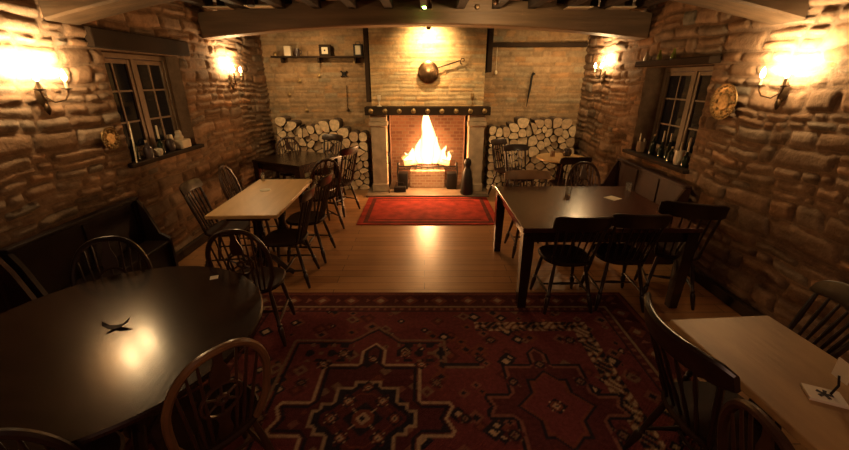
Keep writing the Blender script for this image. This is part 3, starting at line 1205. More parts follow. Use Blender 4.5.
def wheelback(label, loc, rz, m='chair_wood', group=None, mh=None):
    root = thing('windsor_chair', label, 'chair', loc, rz, group)
    legs_and_seat(root, m)
    h = MB()
    h.tube([hoop_pt(k / 32) for k in range(33)], .0155, 8, flat=(1, 1.1))
    h.build('hoop', mh or m, root, True)
    zt = lambda x: .448 + .50 * (max(0, 1 - min(1, (abs(x) / .205)) ** 2.5)) ** .31
    for x in (-.135, -.098, -.062, .062, .098, .135):
        s = MB()
        z1 = zt(x * 1.12) - .003
        s.turned((x * .78, -.162, .446), (x * 1.12, -.165 - .12 * (z1 - .448) / .50, z1), SPN, 8)
        s.build('spindle', m, root, True)
    # pierced splat with a wheel in the middle
    def yy(z):
        return -.165 - .12 * (z - .448) / .50
    for za, zb, wa, wb in ((.447, .60, .020, .034), (.77, .945, .034, .020)):
        rg = []
        for k in range(7):
            t = k / 6
            z = za + (zb - za) * t
            w_ = wa + (wb - wa) * t + .008 * math.sin(t * PI * 2)
            rg.append([(-w_, yy(z) - .005, z), (w_, yy(z) - .005, z), (w_, yy(z) + .005, z), (-w_, yy(z) + .005, z)])
        s = MB()
        s.rings(rg)
        s.build('splat', m, root)
    wl = MB()
    c = .685
    wl.tube([(.078 * math.cos(a), yy(c + .085 * math.sin(a)), c + .085 * math.sin(a)) for a in [2 * PI * k / 24 for k in range(24)]], .008, 6, closed=True)
    wl.tube([(.020 * math.cos(a), yy(c + .02 * math.sin(a)), c + .02 * math.sin(a)) for a in [2 * PI * k / 10 for k in range(10)]], .010, 6, closed=True)
    for k in range(6):
        a = PI / 6 + PI / 3 * k
        wl.tube([(.02 * math.cos(a), yy(c + .02 * math.sin(a)), c + .02 * math.sin(a)), (.078 * math.cos(a), yy(c + .085 * math.sin(a)), c + .085 * math.sin(a))], .006, 6)
    wl.build('wheel', m, root, True)
    return root


def railback(label, loc, rz, m='chair_dark', group=None, wid=.24, top=.88, curve=.05, n=5, crest='flat', mc=None, ch=.10):
    root = thing('kitchen_chair', label, 'chair', loc, rz, group)
    legs_and_seat(root, m)
    yb, lean = -.16, .10
    ztop = top
    zb = top - ch

    def yr(x, z):
        return yb - lean * (z - .448) / (top - .448) - curve * (1 - (x / wid) ** 2)
    # crest rail
    c = MB()
    rg = []
    K = 14
    for k in range(K + 1):
        x = -wid + 2 * wid * k / K
        e = abs(x / wid)
        if crest == 'arch':
            z1 = ztop - .075 * e ** 2.2
            z0 = zb - .05 * e ** 2
        elif crest == 'round':
            z1 = ztop - .012 * e ** 4
            z0 = zb + .01
        else:
            z1 = ztop - .008 * e ** 3
            z0 = zb
        t = .011 if crest != 'round' else .017
        y1, y0 = yr(x, z1), yr(x, z0)
        if k in (0, K):
            t *= .6; z1 -= .012; z0 += .012
        rg.append([(x, y0 - t, z0 + .008), (x, y1 - t, z1 - .008), (x, y1 - t * .4, z1), (x, y1 + t * .4, z1), (x, y1 + t, z1 - .008), (x, y0 + t, z0 + .008),
                   (x, y0 + t * .4, z0), (x, y0 - t * .4, z0)])
    c.rings(rg)
    c.build('crest_rail', mc or m, root, True)
    for sx in (-1, 1):
        p = MB()
        x = sx * (wid - .035)
        zc = zb - (.05 if crest == 'arch' else 0) + .03
        p.turned((sx * .155, -.145, .446), (x, yr(x, zc), zc), [(0, .011), (.15, .015), (.2, .010), (.6, .014), (.9, .012), (1, .009)], 8)
        p.build('back_post', m, root, True)
    for k in range(n):
        u = -1 + 2 * (k + 1) / (n + 1)
        s = MB()
        x = u * (wid - .035)
        zc = zb + .02 - (.03 if crest == 'arch' else 0) * abs(u)
        s.turned((u * .155, -.162, .446), (x, yr(x, zc), zc), [(0, .006), (.3, .010), (.5, .007), (.7, .010), (1, .006)], 8)
        s.build('spindle', m, root, True)
    return root


CG = 'chairs set at the pub tables'
wheelback('wheelback chair with lit tan hoop, at the near right of the round table', (-.96, 1.27, .006), R(52), mh='chair_wood_lit')
wheelback('dark wheelback chair between the round table and the old settle', (-1.80, 1.86, 0), R(208), 'chair_dark')
wheelback('wheelback chair at the near end of the left pine table', (-1.26, 2.50, .006), R(8))
wheelback('dark wheelback chair at the bottom left corner beyond the table rim', (-1.38, .98, .006), R(28), 'chair_dark')
railback('first kitchen chair between left pine table and wall, nearer the round table', (-1.99, 3.58, 0), R(-82), 'chair_dark', wid=.21, top=.93)
wheelback('wheelback chair between left pine table and wall, nearer the fire', (-1.93, 4.14, 0), R(-84))
railback('chair at the aisle side of the left pine table, nearer the big carpet', (-1.32, 3.34, 0), R(92), 'chair_dark', wid=.21, top=.94)
railback('chair at the aisle side of the left pine table, nearer the fire', (-1.28, 3.88, 0), R(88), 'chair_dark', wid=.21, top=.94)
wheelback('wheelback chair between the left pine table and the dark square table', (-1.36, 4.72, 0), R(40))
railback('dark chair at the aisle side of the dark square table', (-1.27, 5.40, 0), R(66), 'chair_dark', wid=.21, top=.98)
railback('chair behind the dark square table before the firewood', (-1.62, 6.12, 0), R(155), 'chair_dark', wid=.21, top=1.0)
wheelback('wheelback chair at the far left of the dark square table', (-2.14, 6.08, 0), R(205))
railback('left of the dark chairs at the near side of the big dark table', (1.20, 2.95, 0), R(2), 'chair_dark', wid=.225, top=.895, ch=.125)
railback('middle dark chair at the near side of the big dark table', (1.67, 2.98, 0), R(-3), 'chair_dark', wid=.22, top=.905, ch=.125)
railback('dark chair at the near side of the big dark table, closest to the wall', (2.19, 3.06, 0), R(-20), 'chair_dark', wid=.23, top=.96, ch=.13)
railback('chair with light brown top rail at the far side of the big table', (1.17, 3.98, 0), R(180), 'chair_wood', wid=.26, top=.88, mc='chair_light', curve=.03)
wheelback('wheelback chair with shiny hoop at the far side of the big table', (1.84, 4.06, 0), R(180))
railback('dark spindle chair at the pale round table, nearer the hearth rug', (1.46, 5.70, 0), R(190), 'chair_dark', wid=.20, top=.90)
railback('dark spindle chair beside the firewood behind the pale round table', (1.38, 6.18, 0), R(215), 'chair_dark', wid=.18, top=.92)
railback('dark chair at the near side of the pale round table, toward the wall', (2.02, 5.34, 0), R(5), 'chair_dark', wid=.22, top=.88)
railback('chair with thick curved top rail at the corner of the front pine table', (1.305, 1.275, .006), R(-90), 'chair_dark', wid=.27, top=.94, crest='round', curve=.10, ch=.12)
wheelback('hooped chair tucked under the front pine table, nearest the camera', (1.24, .76, .006), R(-95))
railback('arched-top spindle chair between the front pine table and right wall', (1.67, 1.61, .006), R(60), 'chair_dark', wid=.26, top=.96, crest='arch')


# ------------------------------------------------------------------ tables
def round_table(label, loc, r, m, h=.75, thick=.03, feet=4, sx=1.0):
    root = thing('round_table', label, 'table', loc)
    t = MB()
    t.lathe([(r * .97, h - thick), (r, h - thick * .7), (r, h - thick * .25), (r - .008, h), (.001, h)], 64, sx=sx)
    t.build('tabletop', m, root, True)
    a = MB()
    a.lathe([(r * .5, h - thick - .05), (r * .55, h - thick)], 32)
    a.build('apron', 'mahogany', root, True)
    p = MB()
    p.lathe([(.05, .12), (.075, .16), (.08, .24), (.05, .30), (.04, .34), (.06, .40), (.055, .52), (.045, .60), (.09, h - thick - .05)], 20)
    p.build('pedestal', 'mahogany', root, True)
    for k in range(feet):
        g = MB()
        c, s = math.cos(2 * PI * k / feet + .6), math.sin(2 * PI * k / feet + .6)
        L = r * .62
        g.tube([(.04 * c, .04 * s, .22), (L * .35 * c, L * .35 * s, .20), (L * .75 * c, L * .75 * s, .08), (L * c, L * s, .028)], [.034, .03, .026, .026], 8)
        g.build('foot', 'mahogany', root, True)
    return root


round_table('large round dark mahogany table with bright lamp reflection by the settle', (-1.47, 1.47, 0.006), .67, 'mahogany', sx=1.0)
round_table('small pale round table in the far corner by the right firewood stack', (2.07, 5.72, 0), .37, 'pine')


def plank_table(name, label, loc, rz, W, L, m, thick=.035, h=.75, style='pedestal'):
    root = thing(name, label, 'table', loc, rz)
    t = MB(); t.box(-W / 2, W / 2, -L / 2, L / 2, h - thick, h, .006)
    t.build('tabletop', m, root)
    if style == 'pedestal':
        ap = MB(); ap.box(-W / 2 + .12, W / 2 - .12, -L / 2 + .12, L / 2 - .12, h - thick - .06, h - thick, .004)
        ap.build('apron', 'mahogany', root)
        for sy in (-1, 1):
            y = sy * (L / 2 - .32)
            p = MB()
            p.lathe([(.05, .12), (.07, .16), (.07, .24), (.045, .30), (.038, .36), (.055, .44), (.045, .56), (.07, h - thick - .06)], 16, Matrix.Translation((0, y, 0)))
            p.build('pedestal', 'mahogany', root, True)
            for ax, ay in ((-1, 0), (1, 0), (0, sy)):
                g = MB()
                Lf = .27
                g.tube([(.03 * ax, y + .03 * ay, .22), (Lf * .4 * ax, y + Lf * .4 * ay, .19), (Lf * .8 * ax, y + Lf * .8 * ay, .07), (Lf * 1.05 * ax, y + Lf * 1.05 * ay, .026)],
                       [.030, .026, .024, .024], 8)
                g.build('foot', 'chair_wood', root, True)
    else:
        lw = .045
        ap = MB()
        for s in (-1, 1):
            ap.box(-W / 2 + .09, W / 2 - .09, s * (L / 2 - .06) - .012, s * (L / 2 - .06) + .012, h - thick - .10, h - thick, .003)
            ap.box(s * (W / 2 - .06) - .012, s * (W / 2 - .06) + .012, -L / 2 + .09, L / 2 - .09, h - thick - .10, h - thick, .003)
        ap.build('apron', 'mahogany', root)
        for sx in (-1, 1):
            for sy in (-1, 1):
                g = MB()
                cx, cy = sx * (W / 2 - .055), sy * (L / 2 - .055)
                rg = []
                for z, r in ((0, .034), (h - .25, .046), (h - thick, .046)):
                    rg.append([(cx - r, cy - r, z), (cx + r, cy - r, z), (cx + r, cy + r, z), (cx - r, cy + r, z)])
                g.rings(rg)
                g.build('leg', 'mahogany', root)
    return root


plank_table('pine_table', 'long pale pine table by the left wall with small white beer mat', (-1.61, 3.73, 0), R(2), .62, 1.28, 'pine')
plank_table('square_table', 'dark square table set cornerwise before the left firewood stack', (-1.90, 5.70, 0), R(-27), .92, .92, 'mahogany', style='legs')
plank_table('dining_table', 'big dark mahogany table with square legs on the right side', (1.49, 3.42, 0), 0, 1.42, 1.27, 'mahogany_red', style='legs', thick=.04)
plank_table('pine_table', 'worn pine table in the front right corner holding white card', (1.50, .905, 0.006), R(4), .51, 1.36, 'pine_worn')


# ------------------------------------------------------------------ settles
def settle(label, loc, rz, L, h=.84, m='settle_wood', seat_h=.44, dp=.42):
    """bench with solid back: back plane at local x=0, seat toward +x, length along y"""
    root = thing('settle', label, 'bench', loc, rz)
    p = MB(); p.box(0, .03, -L / 2 + .03, L / 2 - .03, .05, h - .03, .004)
    n = max(2, int(L / .4))
    for k in range(n + 1):
        y = -L / 2 + .05 + (L - .10) * k / n
        p.box(.03, .042, y - .02, y + .02, .48, h - .05, .003)
    p.build('backrest', m, root)
    t = MB(); t.box(-.012, .055, -L / 2, L / 2, h - .03, h, .008)
    t.build('top_rail', m, root)
    s = MB(); s.box(.03, dp, -L / 2 + .03, L / 2 - .03, seat_h - .03, seat_h, .006)
    s.build('seat', m, root)
    f = MB(); f.box(dp - .06, dp - .04, -L / 2 + .03, L / 2 - .03, 0.03, seat_h - .03, .003)
    f.build('front_panel', m, root)
    for sy in (-1, 1):
        e = MB()
        y0, y1 = sorted((sy * (L / 2 - .03), sy * L / 2))
        poly = [(0, 0), (dp, 0), (dp, seat_h + .02), (min(.20, dp - .08), seat_h + .07), (.10, h - .12), (.05, h - .03), (0, h - .03)]
        e.rings([[(x, y0, z) for x, z in poly], [(x, y1, z) for x, z in poly]])
        e.build('end_panel', m, root)
    return root


settle('dark high-backed settle against the left wall behind the round table', (X0 + .075, 2.72, 0), 0, 1.16, .86, dp=.26)
settle('reddish brown settle at the left picture edge beside the round table', (X0 + .075, 1.45, 0), 0, 1.30, .86, 'settle_red', dp=.26)
settle('long dark settle against the right wall below the window', (X1 - .08, 4.36, 0), PI, 1.44, .86, 'settle_red')


# ------------------------------------------------------------------ wall sconces
def sconce(label, x, y, z, sgn):
    """double candle sconce on a side wall, sgn = direction into the room (+1 for the left wall)"""
    root = thing('wall_sconce', label, 'wall light', (x, y, z), 0, None)
    b = MB()
    Mx = Matrix.Rotation(PI / 2 * sgn, 4, 'Y')
    b.lathe([(.002, 0), (.038, 0), (.042, .008), (.03, .016), (.012, .028), (.002, .03)], 16, Mx @ Matrix.Diagonal((2.0, 1, 1, 1)))
    b.lathe([(.002, -.13), (.012, -.115), (.022, -.09), (.014, -.06), (.002, -.05)], 12, Matrix.Translation((.02 * sgn, 0, 0)))
    b.build('backplate', 'bronze', root, True)
    for s in (-1, 1):
        a = MB()
        a.tube([(.02 * sgn, 0, 0), (.06 * sgn, s * .03, -.045), (.10 * sgn, s * .075, -.03), (.11 * sgn, s * .10, .01), (.11 * sgn, s * .105, .035)], .006, 8)
        T = Matrix.Translation((.11 * sgn, s * .105, .035))
        a.lathe([(.002, 0), (.010, .001), (.034, .009), (.034, .013), (.012, .014), (.002, .014)], 16, T)
        a.build('arm', 'bronze', root, True)
        c = MB(); c.lathe([(.002, .014), (.011, .014), (.011, .062), (.002, .062)], 12, T)
        c.build('candle_tube', 'wax', root, True)
        l = MB(); l.lathe([(.002, .062), (.010, .066), (.017, .085), (.015, .105), (.006, .13), (.001, .14)], 12, T)
        bo = l.build('light_bulb', 'bulb', root, True)
        bo.visible_shadow = True
        lamp('POINT', 'sconce_glow', (.11 * sgn, s * .105, .035 + .17), BULB_W, WARM, .03, parent=root)
        dv = Vector((-1.0 * sgn, 0, 0.35)).normalized().to_track_quat('-Z', 'Y').to_euler()
        lamp('SPOT', 'sconce_wash', (.13 * sgn, s * .105, .035 + .13), WASH_W, (1.0, .74, .40), .03, dv, root, spot=R(150), blend=1.0)
    return root


sconce('double candle wall sconce near the left picture edge, above the round table', X0 + .04, 2.80, 1.74, 1)
sconce('double candle wall sconce on the left wall beyond the window', X0 + .04, 5.62, 1.84, 1)
sconce('double candle wall sconce on the right wall beside the brass plate', X1 - .04, 3.00, 1.76, -1)
sconce('double candle wall sconce in the far right corner by the firewood', X1 - .04, 6.08, 1.90, -1)

# spotlights on the joists: one washes the chimney breast, one the beam; the other four are added fill
def ceiling_spot(label, loc, target, power, spot=1.5):
    root = thing('ceiling_spotlight', label, 'spotlight', loc)
    b = MB(); b.lathe([(.002, -.02), (.035, -.02), (.035, 0), (.002, 0)], 16)
    b.build('base', 'bronze', root, True)
    d = (Vector(target) - Vector(loc)).normalized()
    q = d.to_track_quat('-Z', 'Y').to_matrix().to_4x4()
    Mx = Matrix.Translation((0, 0, -.05)) @ q
    h = MB(); h.lathe([(.036, -.06), (.036, -.055), (.028, 0), (.012, .02), (.002, .02)], 16, Mx)
    h.build('lamp_head', 'bronze', root, True)
    lp = lamp('SPOT', 'spot_glow', Mx @ Vector((0, 0, -.075)), power, (1.0, .66, .30), .03, q.to_euler(), root, spot=spot, blend=1.0)
    return root


ceiling_spot('small spotlight behind the big beam shining on the chimney breast', (0.06, 6.05, 2.62), (0.06, 6.5, 2.36), SPOT_W, 2.3)
ceiling_spot('small spotlight on the ceiling before the big beam', (0.70, 4.20, 2.62), (0.75, 5.1, 2.50), 24.0, 2.4)
ceiling_spot('small added spotlight behind the big beam brightening the shelf wall', (-1.68, 5.75, 2.60), (-1.65, 6.95, 1.50), 42.0, 2.2)  # added lamp, lifts the left back wall and its logs
ceiling_spot('small added spotlight behind the big beam brightening the right back wall', (1.68, 5.75, 2.60), (1.75, 6.95, 1.50), 42.0, 2.2)  # added likewise for the right back wall and logs
ceiling_spot('small added spotlight out of view brightening the fireplace and red rug', (0.05, 4.30, 2.62), (0.05, 6.45, 0.95), 120.0, 1.35)  # added above the view to brighten the stone pillars and hearth
ceiling_spot('small added spotlight brightening the left pine table', (-1.68, 4.20, 2.62), (-1.62, 3.95, 0.75), 14.0, 1.3)  # added to lift the pale table top

# green light on the beam and a round pull beside it
g = MB(); g.lathe([(.002, -.025), (.022, -.02), (.028, -.006), (.028, 0), (.002, 0)], 16)
o = g.build('indicator_light', 'green_led', None, True); o.location = (0.0, 4.93, 2.6195)
tag(o, 'small glowing green light under a joist before the big ceiling beam', 'light')
g = MB(); g.lathe([(.002, -.03), (.022, -.028), (.028, -.01), (.028, 0), (.002, 0)], 16, Matrix.Rotation(PI / 2, 4, 'X') @ Matrix.Rotation(PI, 4, 'X'))
o = g.build('hook_boss', 'bronze', None, True); o.location = (0.62, 5.07, 2.64)
tag(o, 'small dark round boss fixed on the big ceiling beam', 'boss')

# cream panels between the joists behind the beam
for x, y, lab in ((-2.37, 4.98, 'leftmost cream panel between the joists'), (-1.87, 4.90, 'cream panel under the joists, second from the left wall'),
                  (1.77, 4.98, 'cream panel between the joists, second from the right wall'), (2.26, 4.98, 'rightmost cream panel between the joists')):
    b = MB(); b.box(-.14, .14, -.09, .09, -.012, 0, .003)
    o = b.build('ceiling_panel', 'cream_paint'); o.location = (x, y, 2.6195)
    tag(o, lab, 'ceiling panel', 'cream panels between the ceiling joists')


# ------------------------------------------------------------------ brass plates
def plate(label, x, y, z, sgn, r=.15, m='brass'):
    b = MB()
    Mx = Matrix.Rotation(PI / 2 * sgn, 4, 'Y')
    b.lathe([(.002, 0), (r * .9, .0), (r, .012), (r * .99, .018), (r * .93, .012), (r * .72, .008), (r * .68, .003 + .004), (r * .5, .007), (r * .45, .014),
             (r * .3, .016), (r * .12, .012), (.002, .014)], 40, Mx)
    for k in range(24):
        a = 2 * PI * k / 24
        b.lathe([(.001, .010), (.010, .012), (.006, .019), (.001, .021)], 8, Mx @ Matrix.Translation((r * .83 * math.cos(a), r * .83 * math.sin(a), 0)))
    for k in range(8):
        a = 2 * PI * k / 8
        b.lathe([(.001, .006), (.018, .008), (.012, .016), (.001, .019)], 8, Mx @ Matrix.Translation((r * .58 * math.cos(a), r * .58 * math.sin(a), 0)))
    o = b.build('brass_plate', m, None, True)
    o.location = (x, y, z)
    tag(o, label, 'plate')


plate('embossed round brass plate on the right wall between window and sconce', X1 - .05, 3.55, 1.66, -1, .155)
plate('small round brass plate on the left wall below the window edge', X0 + .05, 3.27, 1.38, 1, .095)


# ------------------------------------------------------------------ things on the sills
def put(mb, name, m, loc, label, cat, group=None, rz=0, smooth=True):
    o = mb.build(name, m, None, smooth)
    o.location = loc
    o.rotation_euler = (0, 0, rz)
    return tag(o, label, cat, group)


def candle_in_pot(label, loc, pot_r, pot_h, candles, potm='terracotta', ptype='candle_pot'):
    root = thing(ptype, label, 'candle pot', loc)
    p = MB(); p.lathe([(.002, 0), (pot_r * .8, 0), (pot_r, pot_h * .3), (pot_r * .95, pot_h), (pot_r * .8, pot_h), (pot_r * .75, pot_h * .8), (.002, pot_h * .8)], 20)
    p.build('pot', potm, root, True)
    for (x, y, h) in candles:
        c = MB(); c.lathe([(.002, pot_h * .8), (.009, pot_h * .8), (.008, pot_h * .8 + h), (.002, pot_h * .8 + h + .004)], 10, Matrix.Translation((x, y, 0)))
        c.build('candle', 'wax', root, True)
    return root


def bottle(label, loc, r=.035, h=.24, m='bottle_glass', candle=0.0):
    root = thing('bottle', label, 'bottle', loc)
    p = MB(); p.lathe([(.002, 0), (r, 0), (r, h * .58), (r * .8, h * .68), (r * .36, h * .78), (r * .32, h), (.002, h)], 18)
    p.build('glass_body', m, root, True)
    c = MB()
    if candle:
        c.lathe([(.002, h), (.010, h), (.009, h + candle), (.001, h + candle + .005)], 10)
        c.build('candle', 'wax', root, True)
    else:
        c.lathe([(.002, h), (.011, h), (.012, h + .02), (.002, h + .02)], 10)
        c.build('cork', 'cork', root, True)
    return root


ZS = 1.1255
SX = X0 - .02
b = MB(); b.tube([(0, 0, 0), (-.02, .05, .18), (-.05, .10, .36)], [.006, .007, .004], 8)
put(b, 'long_feather', 'wax', (X0 + .05, 3.50, ZS), 'long pale thin stick leaning at the near end of the left sill', 'stick')
bottle('dark bottle nearest the leaning stick on the left sill', (SX, 3.60, ZS), .036, .20)
bottle('second dark bottle on the left sill, short and squat', (SX + .03, 3.74, ZS), .042, .15, 'dark_ceramic')
b = MB(); b.lathe([(.002, 0), (.03, 0), (.042, .03), (.04, .06), (.028, .07), (.002, .068)], 16)
put(b, 'small_bowl', 'ceramic', (SX + .045, 3.86, ZS), 'small pale bowl amid dark bottles on the left sill', 'bowl')
bottle('dark bottle holding a thin pale candle on the left sill', (SX, 3.98, ZS), .034, .15, 'bottle_glass', .13)
b = MB(); b.lathe([(.002, 0), (.035, 0), (.05, .04), (.045, .10), (.02, .13), (.002, .13)], 16)
put(b, 'dark_jug', 'dark_ceramic', (SX + .01, 4.12, ZS), 'round dark jug beside the cream box on the left sill', 'jug')
b = MB(); b.box(-.05, .05, -.085, .085, 0, .095, .012)
put(b, 'cream_box', 'ceramic', (SX + .02, 4.32, ZS), 'cream coloured box at the far end of the left sill', 'box', smooth=False)
b = MB(); b.lathe([(.002, 0), (.035, 0), (.045, .03), (.03, .06), (.034, .08), (.02, .10), (.002, .102)], 16)
put(b, 'cream_figurine', 'ceramic', (SX + .02, 4.28, ZS + .0955), 'rounded cream pot sitting on top of the cream box', 'pot')
b = MB(); b.lathe([(.002, 0), (.028, 0), (.03, .12), (.026, .16), (.002, .165)], 14)
put(b, 'pillar_candle', 'wax', (SX - .03, 4.20, ZS), 'stout cream candle behind the dark jug on the left sill', 'candle')

ZR = .9855
RX = X1 + .07
candle_in_pot('tan pot holding two thin candles at the far end of right sill', (RX - .04, 4.86, ZR), .055, .13, [(.015, -.02, .06), (-.015, .03, .12)])
bottle('dark bottle beside the two-candle pot on the right sill', (RX, 4.68, ZR), .036, .22)
bottle('dark bottle with cream candle in the middle of the right sill', (RX, 4.50, ZR), .034, .18, 'bottle_glass', .12)
bottle('dark bottle with short candle before the right window mullion', (RX, 4.36, ZR), .034, .20, 'bottle_glass', .09)
bottle('squat dark bottle on the right sill beside the white jar', (RX - .05, 4.22, ZR), .04, .15)
candle_in_pot('white jar holding one slim candle on the right sill', (RX - .05, 4.08, ZR), .05, .15, [(0, 0, .12)], 'ceramic', 'white_jar')
bottle('dark bottle with tall cream candle at the near end of right sill', (RX - .06, 3.95, ZR), .036, .16, 'bottle_glass', .14)

# three little glasses on the lintel above the right window
for y, lab in ((4.93, 'pale glass bottle on the right lintel, farthest along'), (4.66, 'middle green glass bottle on the right lintel'), (4.40, 'green glass bottle on the right lintel, nearest the plate')):
    b = MB(); b.lathe([(.002, 0), (.024, 0), (.027, .03), (.013, .07), (.010, .10), (.002, .10)], 14)
    put(b, 'glass_bottle', 'ceramic' if y > 4.9 else 'green_glass', (X1 - .082, y, 2.0505), lab, 'bottle', 'small bottles on the lintel of the right window')

# ------------------------------------------------------------------ back wall shelf and ornaments
sh = thing('wall_shelf', 'dark narrow wooden shelf on the back wall left of the chimney breast', 'shelf', (-1.74, 6.83, 2.20))
b = MB(); b.box(-.76, .76, -.09, .09, -.025, 0, .004)
b.build('board', 'dark_timber', sh)
for x in (-.6, 0, .6):
    b = MB(); b.box(x - .015, x + .015, -.06, .09, -.10, -.025, .003)
    b.build('bracket', 'dark_timber', sh)
ZF = 2.2005
b = MB(); b.lathe([(.002, 0), (.03, 0), (.035, .03), (.02, .06), (.002, .065)], 14)
put(b, 'brass_ornament', 'brass', (-2.44, 6.80, ZF), 'small round brass ornament at the left end of the shelf', 'ornament')
b = MB(); b.box(-.055, .055, -.03, .03, 0, .15, .006)
put(b, 'cream_tin', 'ceramic', (-2.23, 6.80, ZF), 'upright cream tin on the shelf', 'tin', smooth=False)
mg = thing('mug', 'dark rounded mug standing on the shelf right of the cream tin', 'mug', (-2.08, 6.80, ZF))
b = MB(); b.lathe([(.002, 0), (.04, 0), (.045, .05), (.042, .11), (.036, .11), (.036, .02), (.002, .02)], 16)
b.build('body', 'dark_ceramic', mg, True)
b = MB(); b.tube([(.04, 0, .09), (.07, 0, .08), (.07, 0, .04), (.04, 0, .03)], .006, 6)
b.build('handle', 'dark_ceramic', mg, True)
b = MB(); b.lathe([(.002, 0), (.022, 0), (.018, .05), (.002, .055)], 12)
put(b, 'small_pot', 'terracotta', (-1.93, 6.80, ZF), 'tiny brown pot on the shelf before the clock', 'pot')
ck = thing('mantel_clock', 'small dark framed clock with cream square face on the shelf', 'clock', (-1.62, 6.80, ZF))
b = MB(); b.box(-.095, .095, -.03, .04, 0, .17, .008)
b.build('case', 'dark_timber', ck)
b = MB(); b.box(-.05, .05, -.036, -.030, .03, .13, .001)
fc = b.build('face', 'paper', ck)
b = MB(); b.box(-.012, .012, -.039, -.036, .07, .094, 0)
b.build('hands', 'ink', fc)
ln = thing('lantern', 'dark lantern with cream glass at the right end of the shelf', 'lantern', (-1.08, 6.80, ZF))
b = MB(); b.box(-.075, .075, -.05, .05, 0, .02, .003); b.box(-.075, .075, -.05, .05, .155, .175, .003)
for sx in (-1, 1):
    for sy in (-1, 1):
        b.box(sx * .065 - .008, sx * .065 + .008, sy * .042 - .007, sy * .042 + .007, .02, .155)
b.tube([(-.04, 0, .175), (-.03, 0, .21), (.03, 0, .21), (.04, 0, .175)], .005, 6)
b.build('frame', 'iron', ln)
b = MB(); b.box(-.045, .045, -.035, .035, .02, .155, .006)
b.build('glass', 'paper', ln)


def horse_brass(label, x, z, r=.03):
    b = MB()
    Mx = Matrix.Rotation(PI / 2, 4, 'X')
    b.lathe([(.002, 0), (r, 0), (r * 1.02, .005), (r * .7, .008), (r * .3, .012), (.002, .013)], 20, Mx)
    b.box(-r * .25, r * .25, -.008, 0, r * .8, r * 1.7, .001)
    put(b, 'horse_brass', 'brass', (x, 6.922, z), label, 'ornament', 'horse brasses on the back wall')


horse_brass('brass disc on the back wall right below the shelf, nearest the post', -1.16, 2.12)
horse_brass('brass disc high in the middle of the left back wall', -1.79, 1.90)
horse_brass('brass disc between shelf and logs, left of the middle one', -2.13, 1.82)
horse_brass('brass disc at the left side of the back wall above the logs', -2.33, 1.60)
horse_brass('lowest brass disc just above the left firewood stack', -2.06, 1.34)
b = MB()
for a in (R(40), R(-40)):
    b.tube([(-.07 * math.cos(a), 0, -.07 * math.sin(a)), (.07 * math.cos(a), 0, .07 * math.sin(a))], .012, 8)
b.tube([(.03 * math.cos(a), 0, .03 * math.sin(a)) for a in [2 * PI * k / 14 for k in range(14)]], .008, 6, closed=True)
put(b, 'iron_cross', 'iron', (-1.36, 6.91, 1.93), 'dark cross-shaped iron ornament on the back wall', 'ornament')
b = MB()
b.tube([(0, 0, 0), (-.01, 0, -.38)], [.008, .006], 8)
b.lathe([(.001, -.43), (.02, -.42), (.024, -.40), (.01, -.37), (.001, -.37)], 10)
put(b, 'hanging_ladle', 'bronze', (-1.33, 6.91, 1.75), 'thin dark ladle hanging below the iron cross ornament', 'ladle')
# sickle like tool on the right
b = MB()
b.tube([(0, 0, 0), (-.015, 0, -.2), (-.035, 0, -.36)], [.02, .018, .012], 8)
b.tube([(0, 0, 0), (.02, 0, .04), (.05, 0, .03)], [.02, .026, .01], 8)
b.tube([(-.035, 0, -.36), (-.05, 0, -.5)], [.01, .004], 8)
put(b, 'hanging_tool', 'iron', (1.82, 6.905, 1.90), 'long dark hand tool hanging on the back wall right of the fire', 'tool')
lc = thing('light_cord', 'thin pale pull cord with round knob hanging right of the breast', 'pull cord', (1.20, 6.88, 2.34))
b = MB(); b.tube([(0, 0, 0), (0, 0, -.36)], .003, 6)
b.build('cord', 'wax', lc, True)
b = MB(); b.lathe([(.002, -.42), (.02, -.41), (.026, -.385), (.016, -.36), (.002, -.355)], 12)
b.build('knob', 'wax', lc, True)


# ------------------------------------------------------------------ table things
def mat_disc(label, loc, r=.05, m='paper', sq=False, rz=0):
    b = MB()
    if sq:
        b.box(-r, r, -r, r, 0, .003, .001)
    else:
        b.lathe([(.002, 0), (r, 0), (r, .003), (.002, .003)], 24)
    put(b, 'beer_mat', m, loc, label, 'beer mat', None, rz, False)


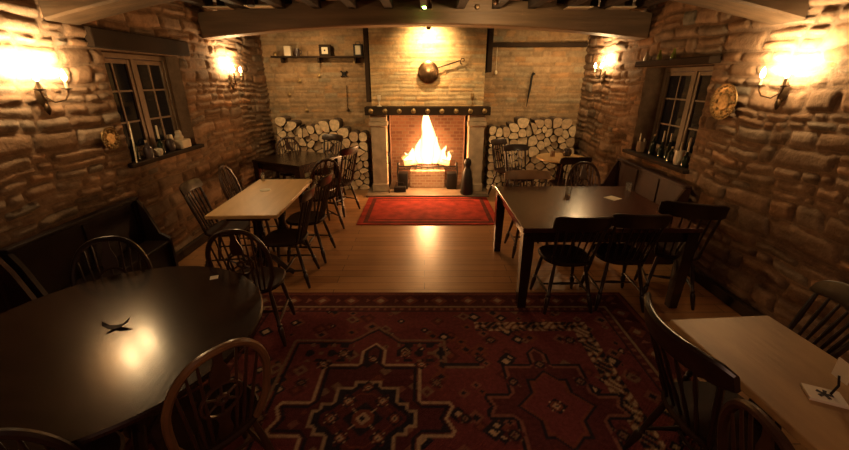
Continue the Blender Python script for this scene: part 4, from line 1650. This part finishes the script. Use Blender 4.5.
mat_disc('round cream beer mat on the left pine table', (-1.69, 3.90, .7505), .055)
mat_disc('small pale beer mat at the rim of the round mahogany table', (-1.24, 1.98, .7565), .022, 'paper', True, .4)
mat_disc('bright cream square mat on the big dark table', (1.86, 3.60, .7505), .06, 'paper', True, .5)
b = MB()
for s in (-1, 1):
    poly = [(0, -.028), (s * .03, -.034), (s * .075, -.012), (s * .085, .02), (s * .04, .012), (0, .02)]
    z = [.004, .012, .028, .045, .014, .004]
    b.rings([[(x, y, zz) for (x, y), zz in zip(poly, z)], [(x, y, zz + .003) for (x, y), zz in zip(poly, z)]])
b.v = [(x * .68, y * .68, z * .8) for x, y, z in b.v]
put(b, 'folded_napkin', 'ink', (-1.45, 1.50, .7565), 'small dark folded napkin on the large round table', 'napkin', None, R(18), False)
cs = thing('candle_glass', 'thin bright candle glass at the far left corner of the left pine table', 'glass', (-1.87, 4.30, .7505))
b = MB(); b.lathe([(.002, 0), (.02, 0), (.022, .09), (.018, .09), (.017, .01), (.002, .01)], 14)
b.build('tumbler', 'clear_glass', cs, True)
b = MB(); b.lathe([(.002, .011), (.013, .011), (.013, .06), (.002, .062)], 10)
b.build('candle', 'wax', cs, True)
for i, (x, y, lab) in enumerate(((1.46, 3.72, 'short tumbler on the big dark table near its light-railed chair'), (2.14, 3.86, 'tumbler on the big dark table close to the settle'))):
    b = MB(); b.lathe([(.002, 0), (.026, 0), (.032, .085), (.029, .085), (.024, .01), (.002, .01)], 18)
    put(b, 'tumbler', 'clear_glass', (x, y, .7505), lab, 'glass')
b = MB(); b.lathe([(.002, 0), (.035, 0), (.035, .07), (.03, .085), (.002, .088)], 16)
put(b, 'candle_jar', 'chair_light', (1.95, 5.78, .7505), 'small amber candle jar on the pale round table', 'candle')
b = MB(); b.lathe([(.002, 0), (.05, 0), (.07, .04), (.06, .09), (.03, .12), (.002, .12)], 16)
put(b, 'dark_bowl', 'dark_ceramic', (2.18, 5.82, .7505), 'dark rounded bowl on the pale round table', 'bowl')
# card holder on the front pine table
ch = thing('menu_holder', 'white card block with upright card on the front pine table', 'card holder', (1.47, 1.08, .7565), R(-25))
b = MB(); b.box(-.055, .055, -.04, .04, 0, .012, .002)
b.build('base', 'paper', ch)
b = MB()
for k in range(5):
    a = 2 * PI * k / 5
    b.prism([(.002, -.004), (.024, -.006), (.024, .006), (.002, .004)], .012, .014, Matrix.Rotation(a, 4, 'Z'))
b.build('star_mark', 'ink', ch)
b = MB(); b.tube([(.02, .01, .012), (.035, .02, .05), (.03, .03, .085)], .004, 6)
b.build('clip', 'iron', ch)
b = MB(); b.box(-.002, .002, -.03, .03, 0, .075, .0005, Matrix.Translation((.034, .03, .07)) @ Matrix.Rotation(R(20), 4, 'Z'))
b.build('card', 'paper', ch)
